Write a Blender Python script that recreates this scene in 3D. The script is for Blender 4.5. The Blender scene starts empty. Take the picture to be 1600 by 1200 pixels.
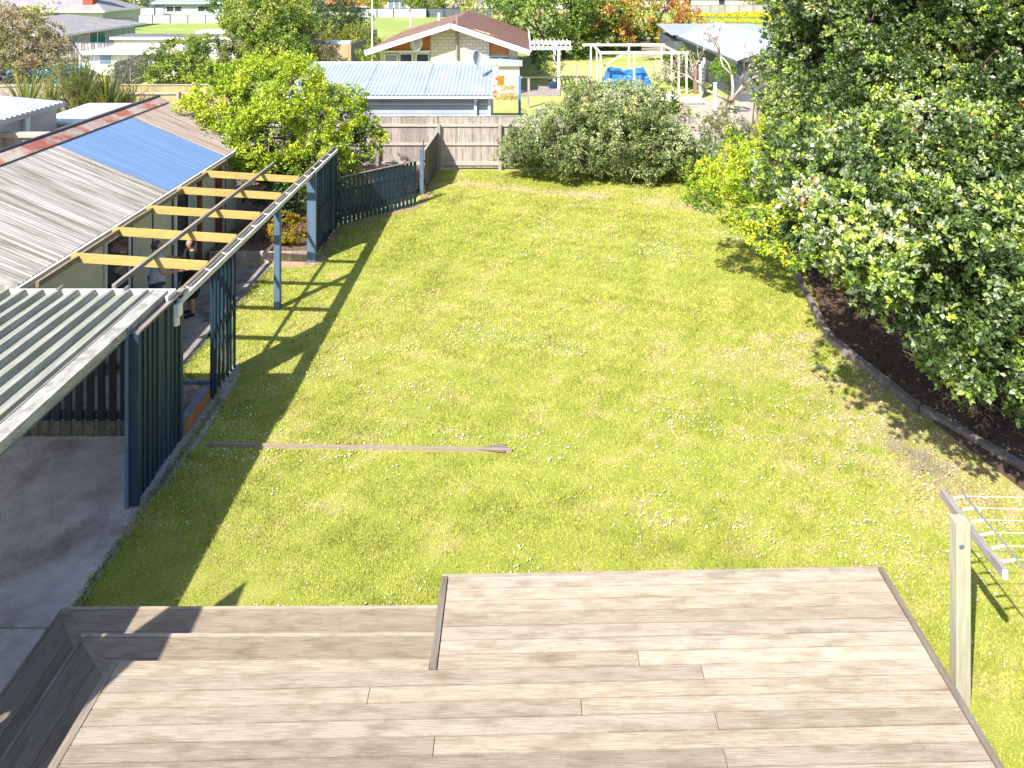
import bpy, bmesh, math, random
import numpy as np
from mathutils import Vector, Matrix, Euler
random.seed(7); RNG = np.random.default_rng(11)
C = bpy.context.scene.collection
F, H, VX, VY = 1100.0, 7.2, 815.0, -47.0
SA, SB = .57, .82            # shadow reach per metre of height, to +X and +Y

def G(x, y, z=0.0):          # where a sight line meets the level z
    d = F*(H-z)/(y-VY); return Vector(((x-VX)*d/F, d, z))
def GD(x, y, d):             # a point at a known depth
    return Vector(((x-VX)*d/F, d, H-(y-VY)*d/F))

# ------------------------------------------------------------ mesh helper
class MB:
    def __init__(s): s.v=[]; s.f=[]; s.c=[]; s.col=(1,1,1)
    def add(s, vs, fs):
        o=len(s.v); s.v+= [tuple(p) for p in vs]; s.c+= [s.col]*len(vs)
        s.f+= [tuple(i+o for i in f) for f in fs]; return s
    def hexa(s, p):          # 8 corners: bottom 4 ccw, top 4 ccw
        return s.add(p, [(3,2,1,0),(4,5,6,7),(0,1,5,4),(1,2,6,5),(2,3,7,6),(3,0,4,7)])
    def box(s,x0,x1,y0,y1,z0,z1):
        if x0>x1: x0,x1=x1,x0
        if y0>y1: y0,y1=y1,y0
        return s.hexa([(x0,y0,z0),(x1,y0,z0),(x1,y1,z0),(x0,y1,z0),(x0,y0,z1),(x1,y0,z1),(x1,y1,z1),(x0,y1,z1)])
    def obox(s, c, size, rz=0, rx=0, ry=0):
        m = Matrix.Translation(c) @ Euler((rx,ry,rz)).to_matrix().to_4x4()
        a,b,d = (q/2 for q in size)
        return s.hexa([m@Vector(p) for p in [(-a,-b,-d),(a,-b,-d),(a,b,-d),(-a,b,-d),(-a,-b,d),(a,-b,d),(a,b,d),(-a,b,d)]])
    def bar(s, p, q, w, h, up=(0,0,1)):   # rectangular bar from p to q
        p=Vector(p); q=Vector(q); d=(q-p).normalized(); u=Vector(up)
        r=d.cross(u).normalized(); u=r.cross(d).normalized()
        k=[]
        for e in (p,q):
            k.append([e-r*w/2-u*h/2, e+r*w/2-u*h/2, e+r*w/2+u*h/2, e-r*w/2+u*h/2])
        a,b=k
        return s.add(a+b, [(0,1,2,3),(7,6,5,4),(1,0,4,5),(2,1,5,6),(3,2,6,7),(0,3,7,4)])
    def prism(s, poly, z0, z1):
        n=len(poly)
        vs=[(x,y,z0) for x,y in poly]+[(x,y,z1) for x,y in poly]
        return s.add(vs,[tuple(range(n-1,-1,-1)),tuple(range(n,2*n))]+[(i,(i+1)%n,n+(i+1)%n,n+i) for i in range(n)])
    def tube(s, pts, rad, n=7, cap=True):
        pts=[Vector(p) for p in pts]; rings=[]; u=None
        for i,p in enumerate(pts):
            d=(pts[min(i+1,len(pts)-1)]-pts[max(i-1,0)])
            d = d.normalized() if d.length>1e-9 else Vector((0,0,1))
            if u is None or abs(d.dot(u))>.98:
                u=Vector((1,0,0)) if abs(d.x)<.8 else Vector((0,1,0))
            r=d.cross(u).normalized(); u=r.cross(d).normalized()
            R=rad[i] if hasattr(rad,'__len__') else rad
            rings.append([p+(r*math.cos(t)+u*math.sin(t))*R for t in [2*math.pi*k/n for k in range(n)]])
        vs=[v for r in rings for v in r]; fs=[]
        for i in range(len(pts)-1):
            for k in range(n):
                fs.append((i*n+k,i*n+(k+1)%n,(i+1)*n+(k+1)%n,(i+1)*n+k))
        if cap: fs.append(tuple(range(n-1,-1,-1))); fs.append(tuple((len(pts)-1)*n+k for k in range(n)))
        return s.add(vs,fs)
    def corr(s, p, along, down, pitch, amp, prof='sine'):   # corrugated sheet from corner p
        p=Vector(p); a=Vector(along); d=Vector(down); L=a.length; n=a.cross(d).normalized()
        if n.z<0: n=-n
        ad=a.normalized(); pr=[]
        if prof=='sine':
            k=max(2,int(L/pitch*6)); pr=[(L*i/k, amp*math.cos(2*math.pi*L*i/k/pitch)) for i in range(k+1)]
        else:                # trough: flat pan with a raised rib
            t=0
            while t<L-1e-6:
                w=min(pitch,L-t); pr+=[(t,0),(t+w*.55,0),(t+w*.66,amp),(t+w*.88,amp),(t+w*.99,0)]; t+=pitch
            pr.append((L,0))
        nd=4; vs=[]; fs=[]; m=len(pr)
        for j in range(nd+1):
            for t,h in pr: vs.append(p+ad*t+d*(j/nd)+n*h)
        for j in range(nd):
            for i in range(m-1): fs.append((j*m+i,j*m+i+1,(j+1)*m+i+1,(j+1)*m+i))
        return s.add(vs,fs)
    def build(s, name, mat, parent=None, origin=None, smooth=False):
        o=origin if origin is not None else (world_of(parent) if parent else Vector((0,0,0)))
        me=bpy.data.meshes.new(name)
        me.from_pydata([(x-o[0],y-o[1],z-o[2]) for x,y,z in s.v],[],s.f)
        at=me.color_attributes.new('col','FLOAT_COLOR','POINT')
        arr=np.ones((len(s.v),4),np.float32); arr[:,:3]=np.array(s.c,np.float32).reshape(-1,3)
        at.data.foreach_set('color',arr.ravel())
        if smooth: me.polygons.foreach_set('use_smooth',[True]*len(me.polygons))
        me.materials.append(mat)
        ob=bpy.data.objects.new(name,me); C.objects.link(ob)
        if parent: ob.parent=parent
        else: ob.location=o
        return ob

def world_of(ob):
    v=Vector((0,0,0))
    while ob: v+=ob.location; ob=ob.parent
    return v
def tag(o,label=None,cat=None,group=None,kind=None):
    if label: o['label']=label
    if cat: o['category']=cat
    if group: o['group']=group
    if kind: o['kind']=kind
    return o
def thing(name,label,cat,loc=(0,0,0),group=None):
    o=bpy.data.objects.new(name,None); C.objects.link(o); o.location=loc; o.empty_display_size=.2
    return tag(o,label,cat,group)
def npmesh(name, V, Fq, col, mat, parent=None, origin=(0,0,0), nside=4):
    """fast mesh: V (n,3), Fq (m,nside) ints, col (n,3)"""
    me=bpy.data.meshes.new(name); n=len(V); m=len(Fq)
    o=np.array(world_of(parent) if parent else origin,dtype=np.float64)
    me.vertices.add(n); me.vertices.foreach_set('co',(V-o).astype(np.float32).ravel())
    me.loops.add(m*nside); me.loops.foreach_set('vertex_index',Fq.astype(np.int32).ravel())
    me.polygons.add(m); me.polygons.foreach_set('loop_start',np.arange(0,m*nside,nside,dtype=np.int32))
    me.update(calc_edges=True)
    at=me.color_attributes.new('col','FLOAT_COLOR','POINT')
    arr=np.ones((n,4),np.float32); arr[:,:3]=col; at.data.foreach_set('color',arr.ravel())
    me.materials.append(mat)
    ob=bpy.data.objects.new(name,me); C.objects.link(ob)
    if parent: ob.parent=parent
    else: ob.location=o
    return ob

# ------------------------------------------------------------ materials
def nt(name):
    m=bpy.data.materials.new(name); m.use_nodes=True; t=m.node_tree
    b=t.nodes['Principled BSDF']; return m,t,b
def M(name, c1, c2=None, rough=.75, scale=3, stretch=(1,1,1), bump=0, bscale=None, metal=0, spec=.4,
      stain=None, sscale=1, sth=(.5,.65), sstretch=(1,1,1), coat=0, attr=True):
    m,t,b=nt(name); N=t.nodes; L=t.links
    tc=N.new('ShaderNodeTexCoord')
    def noise(sc,st,detail=6,rgh=.6):
        mp=N.new('ShaderNodeMapping'); mp.inputs['Scale'].default_value=st
        if attr:
            at=N.new('ShaderNodeAttribute'); at.attribute_name='col'
            ma=N.new('ShaderNodeVectorMath'); ma.operation='MULTIPLY_ADD'; L.new(at.outputs['Vector'],ma.inputs[0]); ma.inputs[1].default_value=(61,83,47)
            L.new(tc.outputs['Object'],ma.inputs[2]); L.new(ma.outputs[0],mp.inputs[0])
        else: L.new(tc.outputs['Object'],mp.inputs[0])
        n=N.new('ShaderNodeTexNoise'); n.inputs['Scale'].default_value=sc
        n.inputs['Detail'].default_value=detail; n.inputs['Roughness'].default_value=rgh
        L.new(mp.outputs[0],n.inputs['Vector']); return n
    c2=c2 or tuple(q*.75 for q in c1)
    n=noise(scale,stretch)
    r=N.new('ShaderNodeValToRGB'); r.color_ramp.elements[0].position=.33; r.color_ramp.elements[1].position=.67
    r.color_ramp.elements[0].color=(*c2,1); r.color_ramp.elements[1].color=(*c1,1)
    L.new(n.outputs[0],r.inputs[0]); out=r.outputs[0]
    if stain:
        n2=noise(sscale,sstretch,8,.65)
        r2=N.new('ShaderNodeValToRGB'); r2.color_ramp.elements[0].position=sth[0]; r2.color_ramp.elements[1].position=sth[1]
        L.new(n2.outputs[0],r2.inputs[0])
        mx=N.new('ShaderNodeMix'); mx.data_type='RGBA'; L.new(r2.outputs[0],mx.inputs[0]); L.new(out,mx.inputs[6])
        mx.inputs[7].default_value=(*stain,1); out=mx.outputs[2]
    if attr:
        a=N.new('ShaderNodeAttribute'); a.attribute_name='col'
        mu=N.new('ShaderNodeMix'); mu.data_type='RGBA'; mu.blend_type='MULTIPLY'; mu.inputs[0].default_value=1
        L.new(out,mu.inputs[6]); L.new(a.outputs['Color'],mu.inputs[7]); out=mu.outputs[2]
    L.new(out,b.inputs['Base Color'])
    b.inputs['Roughness'].default_value=rough; b.inputs['Metallic'].default_value=metal
    b.inputs['Specular IOR Level'].default_value=spec
    if bump:
        bp=N.new('ShaderNodeBump'); bp.inputs['Strength'].default_value=bump; bp.inputs['Distance'].default_value=.02
        nb=noise(bscale,stretch) if bscale else n
        L.new(nb.outputs[0],bp.inputs['Height']); L.new(bp.outputs[0],b.inputs['Normal'])
    return m
def leafmat(name, trans=.3, rough=.45, spec=.5):
    m,t,b=nt(name); N=t.nodes; L=t.links
    a=N.new('ShaderNodeAttribute'); a.attribute_name='col'
    L.new(a.outputs['Color'],b.inputs['Base Color']); b.inputs['Roughness'].default_value=rough
    b.inputs['Specular IOR Level'].default_value=spec
    tr=N.new('ShaderNodeBsdfTranslucent'); L.new(a.outputs['Color'],tr.inputs['Color'])
    mx=N.new('ShaderNodeMixShader'); mx.inputs[0].default_value=trans
    L.new(b.outputs[0],mx.inputs[1]); L.new(tr.outputs[0],mx.inputs[2])
    L.new(mx.outputs[0],N['Material Output'].inputs['Surface']); return m
def attrmat(name, rough=.9, bump=.3, bscale=40):
    m,t,b=nt(name); N=t.nodes; L=t.links
    a=N.new('ShaderNodeAttribute'); a.attribute_name='col'
    tc=N.new('ShaderNodeTexCoord'); n=N.new('ShaderNodeTexNoise'); n.inputs['Scale'].default_value=bscale; n.inputs['Detail'].default_value=5
    L.new(tc.outputs['Object'],n.inputs['Vector'])
    r=N.new('ShaderNodeValToRGB'); r.color_ramp.elements[0].color=(.55,.55,.55,1); r.color_ramp.elements[1].color=(1.25,1.25,1.2,1)
    L.new(n.outputs[0],r.inputs[0])
    mu=N.new('ShaderNodeMix'); mu.data_type='RGBA'; mu.blend_type='MULTIPLY'; mu.inputs[0].default_value=1
    L.new(r.outputs[0],mu.inputs[6]); L.new(a.outputs['Color'],mu.inputs[7]); L.new(mu.outputs[2],b.inputs['Base Color'])
    bp=N.new('ShaderNodeBump'); bp.inputs['Strength'].default_value=bump; bp.inputs['Distance'].default_value=.02
    L.new(n.outputs[0],bp.inputs['Height']); L.new(bp.outputs[0],b.inputs['Normal'])
    b.inputs['Roughness'].default_value=rough; return m

m_leafpoh=leafmat('leathery leaf',.2,.38,.55); m_darkbark=M('dark bark',(.10,.08,.06),(.05,.04,.03),.9,6,(1,1,.3),.6); m_leaf=leafmat('leaf',.3,.4,.5); m_leafdull=leafmat('dull leaf',.3,.7,.25); m_grass=leafmat('grass blade',.35,.65,.25)
m_petal=leafmat('petal',.2,.8,.2); m_litter=leafmat('dry litter',.1,.9,.1)
m_bark=M('bark',(.17,.13,.10),(.08,.06,.045),.9,6,(1,1,.3),.6)
m_palebark=M('pale bark',(.60,.50,.42),(.38,.30,.25),.85,6,(1,1,.3),.4)
m_deck=M('weathered decking',(.43,.37,.295),(.29,.238,.182),.88,8,(.5,16,16),.35,stain=(.19,.14,.092),sscale=2.6,sth=(.45,.78),sstretch=(1,4,4))
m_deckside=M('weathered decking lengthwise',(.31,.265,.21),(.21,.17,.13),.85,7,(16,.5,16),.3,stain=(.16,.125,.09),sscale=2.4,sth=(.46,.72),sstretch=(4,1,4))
m_conc=M('concrete patio',(.62,.56,.53),(.43,.39,.37),.9,3.5,(1,1,1),.5,45,stain=(.27,.22,.19),sscale=.95,sth=(.52,.70))
m_path=M('old concrete path',(.30,.26,.24),(.19,.17,.16),.9,4,(1,1,1),.3,30,stain=(.10,.08,.07),sscale=1.6,sth=(.5,.62))
m_rimc=M('pebbled concrete edge',(.42,.39,.37),(.24,.22,.21),.9,22,(1,1,1),.6)
m_blue=M('dark blue paint',(.022,.052,.082),(.014,.034,.056),.55,6,(3,3,.4),.1,stain=(.10,.11,.09),sscale=5,sth=(.62,.72),sstretch=(2,2,.35))
m_bluepost=M('slate blue paint',(.115,.17,.26),(.08,.125,.2),.5,5,(2,2,.4),.1,stain=(.2,.2,.2),sscale=5,sth=(.68,.76))
m_rafter=M('honey timber',(.52,.38,.12),(.40,.285,.085),.7,4,(.6,5,5),.1,stain=(.24,.18,.07),sscale=2,sth=(.6,.8))
m_oldwood=M('grey timber',(.36,.30,.26),(.2,.16,.13),.85,5,(5,.4,5),.25)
m_beam=M('dull timber beam',(.30,.24,.15),(.16,.125,.085),.85,5,(6,.4,6),.2)
m_pal=M('weathered paling',(.44,.395,.36),(.27,.235,.21),.85,4,(6,6,.6),.25,stain=(.20,.12,.07),sscale=2.6,sth=(.53,.68),sstretch=(5,5,.5))
m_lichen=M('lichened paling',(.46,.37,.20),(.34,.27,.18),.85,4,(6,6,.6),.2,stain=(.48,.34,.04),sscale=2.2,sth=(.5,.6),sstretch=(4,4,.8))
m_sleeper=M('garden sleeper',(.27,.23,.20),(.16,.13,.11),.9,8,(1,1,1),.4)
m_white=M('white paint',(.80,.79,.76),(.70,.69,.67),.5,3,(1,1,1),0)
m_gutter=M('chalky gutter',(.72,.70,.67),(.50,.47,.43),.6,5,(3,.6,3),0)
m_inner=M('gutter silt',(.40,.33,.27),(.24,.19,.15),.9,14,(1,.5,1),.2)
m_roof=M('weathered iron roof',(.43,.405,.38),(.20,.185,.175),.7,3.2,(.16,7,.16),.1,stain=(.13,.12,.085),sscale=2.2,sth=(.46,.64),sstretch=(.17,4.6,.3))
m_rooffar=M('weathered iron roof with rust',(.40,.335,.30),(.22,.18,.155),.7,3.2,(.16,7,.16),.1,stain=(.22,.16,.11),sscale=2.0,sth=(.46,.62),sstretch=(.17,4,.3))
m_blueroof=M('blue iron roof',(.12,.21,.38),(.08,.15,.29),.6,3,(.12,9,.15),.05,stain=(.17,.26,.42),sscale=26,sth=(.6,.72))
m_redflash=M('red flashing',(.42,.13,.09),(.30,.10,.07),.75,6,(1,1,1),.1,stain=(.38,.33,.28),sscale=1.8,sth=(.45,.58))
m_darkline=M('dark ridge cap',(.07,.07,.09),None,.6)
m_tray=M('lichened tray roof',(.37,.365,.32),(.21,.21,.175),.7,4,(5,.5,3),.1,stain=(.25,.26,.16),sscale=3,sth=(.5,.64),sstretch=(4,.6,2))
m_trayedge=M('flaking edge flashing',(.44,.43,.40),(.26,.24,.21),.75,6,(2,.6,2),.1,stain=(.24,.23,.19),sscale=5,sth=(.52,.62))
m_cream=M('cream cladding',(.60,.58,.47),(.52,.50,.41),.7,3,(1,1,1),0)
m_greige=M('mushroom cladding',(.46,.41,.40),(.42,.37,.365),.6,2,(1,8,.3),0)
m_glass=M('dark glass',(.05,.06,.075),(.03,.035,.045),.08,1,spec=.8)
m_palegl=M('pale glass',(.22,.29,.38),(.15,.2,.28),.1,1,spec=.8)
m_brown=M('red brown timber',(.22,.075,.035),(.15,.05,.025),.6,4)
m_greydoor=M('blue grey door',(.36,.42,.5),None,.5)
m_mulch=M('bark mulch',(.15,.095,.065),(.06,.038,.027),.95,30,(1,1,1),.8)
m_soil=M('dry earth',(.36,.25,.16),(.24,.16,.11),.95,6,(1,1,1),.5)
m_brick=None
m_terra=M('raw orange timber',(.42,.19,.085),(.27,.12,.06),.8,6,(4,1,4),.2)
m_bluepipe=M('silver iron roof',(.37,.42,.47),(.29,.335,.38),.45,3,(.5,.5,.5),0,metal=.15)
m_weatherb=M('grey weatherboard',(.40,.43,.50),(.35,.38,.45),.6,2)
m_lav=M('lavender striped roof',(.27,.30,.42),(.17,.19,.30),.35,2,(.4,5,1),0,metal=.2)
m_steel=M('galvanised steel',(.5,.5,.5),None,.4,metal=.7)
m_skin=M('skin',(.50,.27,.19),(.44,.23,.16),.55,6,attr=False)
m_black=M('black cloth',(.012,.012,.014),(.008,.008,.009),.85,8)
m_shirt=M('pale blue shirt',(.50,.56,.70),(.42,.48,.62),.8,8)
m_hair=M('brown hair',(.05,.033,.022),(.025,.017,.012),.6,30,(1,1,.3),.4)
m_greyhair=M('greying hair',(.10,.085,.075),(.05,.042,.037),.6,30,(1,1,.3),.4)
m_denim=M('denim',(.06,.08,.13),None,.85,20)
m_tarp=M('blue tarpaulin',(.03,.20,.62),(.02,.12,.45),.4,3,(1,1,1),.5,2,stain=(.45,.6,.75),sscale=3,sth=(.6,.7))
m_trellis=M('blue trellis',(.04,.22,.50),None,.5)
m_brownroof=M('brown metal tile roof',(.26,.135,.09),(.20,.10,.07),.65,5,(1,1,1),.1,stain=(.13,.09,.07),sscale=1.2,sth=(.5,.7))
m_greyroof=M('grey roof',(.30,.29,.30),(.22,.21,.22),.7,3,stain=(.34,.3,.27),sscale=.8)
m_greenroof=M('green roof',(.26,.38,.30),None,.6); m_redroof=M('orange roof',(.52,.17,.08),None,.7)
m_orange=M('orange ply',(.50,.20,.055),(.42,.165,.045),.6,3)
m_pink=M('pale render',(.66,.54,.46),(.58,.47,.40),.7,3)
m_yellowpane=M('amber window',(.42,.24,.03),(.2,.11,.02),.3,6)
m_zinc=M('pale zinc fence',(.60,.62,.66),(.46,.48,.52),.5,3,(3,1,.3),0,metal=.1)
m_darkfence=M('charcoal fence',(.12,.135,.16),(.08,.09,.11),.6,3)
m_tanfence=M('tan paling',(.55,.40,.24),(.40,.27,.15),.8,3,(5,1,.5),.1)
m_panelfence=M('mossy panel fence',(.42,.47,.42),(.3,.34,.3),.85,3,(1,1,1),.2)
m_pot=M('glazed blue pot',(.03,.06,.12),None,.2)
m_chim=M('red brick chimney',(.38,.09,.05),None,.8)
m_powder=M('powder blue post',(.10,.28,.55),None,.5)
m_lawn=attrmat('lawn ground',.95,.5,60)
m_ground=M('field ground',(.34,.37,.08),(.24,.30,.06),.95,.6,(1,1,1),.4,8,stain=(.46,.42,.16),sscale=.16,sth=(.42,.62))
def brickmat():
    m,t,b=nt('cream block'); N=t.nodes; L=t.links
    tc=N.new('ShaderNodeTexCoord'); mp=N.new('ShaderNodeMapping'); mp.inputs['Rotation'].default_value=(math.pi/2,0,0)
    L.new(tc.outputs['Object'],mp.inputs[0]); br=N.new('ShaderNodeTexBrick'); L.new(mp.outputs[0],br.inputs['Vector'])
    br.inputs['Color1'].default_value=(.62,.56,.47,1); br.inputs['Color2'].default_value=(.56,.50,.42,1)
    br.inputs['Mortar'].default_value=(.30,.24,.18,1); br.inputs['Scale'].default_value=1
    br.inputs['Brick Width'].default_value=.42; br.inputs['Row Height'].default_value=.2; br.inputs['Mortar Size'].default_value=.016
    L.new(br.outputs[0],b.inputs['Base Color']); b.inputs['Roughness'].default_value=.8; return m
m_brick=brickmat()

# ------------------------------------------------------------ foliage
_k=RNG.normal(size=(60,3)); _ph=RNG.uniform(0,6.28,60)
def fnoise(P, sc):           # smooth value noise about 0, std ~1
    s=np.zeros(len(P))
    for i in range(60): s+=np.sin(P@(_k[i]*sc)+_ph[i])
    return s/math.sqrt(30)
def leaves(P, Nrm, k, size, width, pal, spread=.9, jit=.25, vary=.25, clfreq=2.2):
    """k diamond leaves round each point P pointing about Nrm; returns V,F,C"""
    n=len(P)
    pal_c=np.array([p[0] for p in pal]); w=np.array([p[1] for p in pal],float); w/=w.sum()
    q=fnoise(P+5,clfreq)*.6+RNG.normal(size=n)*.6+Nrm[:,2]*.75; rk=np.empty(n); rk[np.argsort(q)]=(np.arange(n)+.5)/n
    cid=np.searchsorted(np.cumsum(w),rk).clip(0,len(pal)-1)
    base=np.repeat(P,k,0); nn=np.repeat(Nrm,k,0)
    d=nn+RNG.normal(size=(n*k,3))*spread; d/=np.linalg.norm(d,axis=1)[:,None]+1e-9
    side=np.cross(d,nn+RNG.normal(size=(n*k,3))*.35); side/=np.linalg.norm(side,axis=1)[:,None]+1e-9
    up=np.cross(side,d)
    s=size*RNG.uniform(.6,1.25,n*k)[:,None]; wd=s*width
    b=base+RNG.normal(size=(n*k,3))*size*jit
    fold=up*(s*.10)
    v0=b; v1=b+d*s*.62+side*wd*.5+fold; v2=b+d*s; v3=b+d*s*.62-side*wd*.5+fold
    V=np.stack([v0,v1,v2,v3],1).reshape(-1,3)
    Fq=np.arange(n*k*4).reshape(-1,4)
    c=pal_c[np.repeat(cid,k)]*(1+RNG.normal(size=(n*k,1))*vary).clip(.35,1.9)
    return V,Fq,np.repeat(c,4,0).clip(0.004,.95)
def crown_points(lobes, dens, spray=.1, shell=.35, gap=-.9, nsc=1.6, rough=.18, squash=.85):
    out=[];nor=[]
    cs=np.array([l[:3] for l in lobes]); rs=np.array([l[3] for l in lobes])
    for i,(x,y,z,r) in enumerate(lobes):
        n=int(4*math.pi*r*r*dens)
        d=RNG.normal(size=(n,3)); d/=np.linalg.norm(d,axis=1)[:,None]
        c=np.array([x,y,z])
        ns=7; n=max(1,n//ns); d=d[:n]
        bump=1+rough*fnoise(d*r+c,1.5/max(r*.5,.35))*.55
        rad=r*bump*(1-shell*RNG.uniform(0,1,n)**1.6)
        P=c+d*rad[:,None]*np.array([1,1,squash])
        o=RNG.normal(size=(n*ns,3))*.75+np.repeat(d,ns,0)*.9; o/=np.linalg.norm(o,axis=1)[:,None]
        P=np.repeat(P,ns,0)+o*(spray*RNG.uniform(.5,1.1,n*ns)*np.repeat(RNG.uniform(.6,1.4,n),ns))[:,None]; d=o*.6+np.repeat(d,ns,0)*.6; n=n*ns
        keep=np.ones(n,bool)
        for j in range(len(lobes)):
            if j==i: continue
            if np.linalg.norm(cs[j]-c)>r+rs[j]+.3: continue
            q=np.linalg.norm((P-cs[j])/np.array([1,1,squash]),axis=1)/rs[j]
            keep&=(q>.72)
        keep&=(fnoise(P,nsc/ max(r*.35,.18)*.5)>gap)
        keep&=P[:,2]>.06
        out.append(P[keep]); nor.append(d[keep])
    return np.concatenate(out),np.concatenate(nor)
def limb(mb, p, q, r0, r1, bend=.15, n=5):
    p=Vector(p); q=Vector(q); L=(q-p).length; pts=[];rr=[]
    o1=Vector([random.uniform(-1,1) for _ in range(3)])*L*bend
    for i in range(n+1):
        t=i/n; pts.append(p.lerp(q,t)+o1*math.sin(math.pi*t)); rr.append(r0+(r1-r0)*t)
    mb.tube(pts,rr,6); return pts
def plant(name,label,cat,base,lobes,pal,leaf=.07,width=.45,k=5,dens=60,trunk=.08,group=None,shell=.35,gap=-.9,
          spread=.9,nsc=1.6,mat=None,bark=None,twigs=3,rough=.18,upb=.35,vary=.25,stems=1,squash=.85,px=True,clfreq=2.2,sprayk=1.9):
    L=[]
    for l in lobes:
        if px: c=GD(l[0],l[1],l[2]); L.append((c.x,c.y,max(c.z,l[3]*.45),l[3]))
        else: L.append(l)
    root=thing(name,label,cat,base,group)
    P,Nn=crown_points(L,dens,leaf*sprayk,shell,gap,nsc,rough,squash)
    Nn=Nn+np.array([0,0,upb]); Nn/=np.linalg.norm(Nn,axis=1)[:,None]
    V,Fq,c=leaves(P,Nn,k,leaf,width,pal,spread,vary=vary,clfreq=clfreq)
    npmesh('crown' if trunk>.05 else 'foliage',V,Fq,c,mat or m_leaf,root)
    mb=MB(); bz=Vector(base)
    zmid=min(l[2] for l in L)
    for si in range(stems):
        off=Vector((random.uniform(-.3,.3),random.uniform(-.3,.3),0))*(stems>1)
        mid=bz+off*1.8+Vector((random.uniform(-.2,.2),random.uniform(-.2,.2),max(.3,zmid*.5)))
        limb(mb,bz+off,mid,trunk,trunk*.75,.05)
        big=L if sprayk<2.9 else [l for l in L if l[3]>.45]
        for l in big[si::stems]:
            c0=Vector(l[:3]); limb(mb,mid,c0,trunk*(.6 if sprayk<2.9 else .38),trunk*(.25 if sprayk<2.9 else .12),.1)
            for t in range(twigs):
                d=Vector([random.gauss(0,1) for _ in range(3)]).normalized()
                limb(mb,c0,c0+d*l[3]*.85,trunk*(.22 if sprayk<2.9 else .1),trunk*.03,.1,4)
    mb.build('trunk' if trunk>.05 else 'stem',bark or m_bark,root,smooth=True)
    return root

# ------------------------------------------------------------ ground, lawn, patio
g=MB(); g.add([(-900,-60,-.012),(900,-60,-.012),(900,1200,-.012),(-900,1200,-.012)],[(0,1,2,3)])
tag(g.build('ground',m_ground),kind='structure')

LEFT=[(2.5,-5.0),(11.75,-5.0),(11.8,-5.05),(12.6,-6.05),(17.0,-6.0),(17.15,-5.3),(19.75,-5.2),(21.4,-3.25),(25.3,-3.1)]
def left_edge(y): return np.interp(y,[a for a,b in LEFT],[b for a,b in LEFT])
KERB=[G(1235,385),G(1256,420),G(1297,535),G(1435,645),G(1600,770),Vector((8.6,7.2,0))]
def right_edge(y):
    ys=[7.2,KERB[4].y,KERB[3].y,KERB[2].y,KERB[1].y,KERB[0].y,21,24.5]
    xs=[9.0,KERB[4].x,KERB[3].x,KERB[2].x,KERB[1].x,KERB[0].x,7.5,8.5]
    r=np.interp(y,ys,xs); return np.where(y<7.2,9.6,r)
def lawn_color(x,y):
    P=np.stack([x,y,np.zeros_like(x)],1)
    a=fnoise(P,.55); b=fnoise(P+7,1.7); c=fnoise(P*1.0+19,9.)
    t=(.50+.05*a+.05*b+.11*c).clip(0,1)[:,None]
    green=np.array([.38,.45,.05]); lime=np.array([.61,.60,.14]); tan=np.array([.70,.57,.31])
    col=green*(1-t)+lime*t
    # dry band by the back shrubs, dry ground on the right, bare spot near the sleepers
    band=1.25*np.exp(-((y-(22.95-.33*(x-.5)))/.42)**2)*((x>-2.2)&(x<5.8))
    side=(1/(1+np.exp(-(x-(right_edge(y)-2.3))*1.6)))*(y<14)*(y>5.5)
    s2=np.exp(-(((x-6.4)/1.0)**2+((y-10.2)/.7)**2))
    dry=(band*.8*(.75+.35*b)+side*(.36+.2*c+.15*b)+s2*.3+.20*np.clip(b*.4+c-1.2,0,1)+.10*np.clip(a+c-1.1,0,1)).clip(0,.9)[:,None]
    col=col*(1-dry)+tan*dry
    bare=np.exp(-(((x-5.85-.35*(10.4-y))/.28)**2+((y-10.35)/.55)**2)); bare=(bare*1.1*(.8+.25*c)).clip(0,.9)[:,None]
    col=col*(1-bare)+np.array([.36,.30,.25])*bare
    return col
nx,ny=190,300
xs=np.linspace(-6.2,10,nx); ys=np.linspace(2.5,25.35,ny); X,Y=np.meshgrid(xs,ys); X=X.ravel(); Y=Y.ravel()
lo=left_edge(Y); X2=np.where(X<lo,lo,X)
V=np.stack([X2,Y,np.full_like(Y,0.0)+.002*fnoise(np.stack([X,Y,Y*0],1),1.5)],1)
I=np.arange(nx*ny).reshape(ny,nx); Fq=np.stack([I[:-1,:-1],I[:-1,1:],I[1:,1:],I[1:,:-1]],-1).reshape(-1,4)
a=X2[Fq]; keep=(a.max(1)-a.min(1))>1e-4; Fq=Fq[keep]
tag(npmesh('lawn',V,Fq,lawn_color(X2,Y)*.62,m_lawn),kind='structure')

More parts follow.
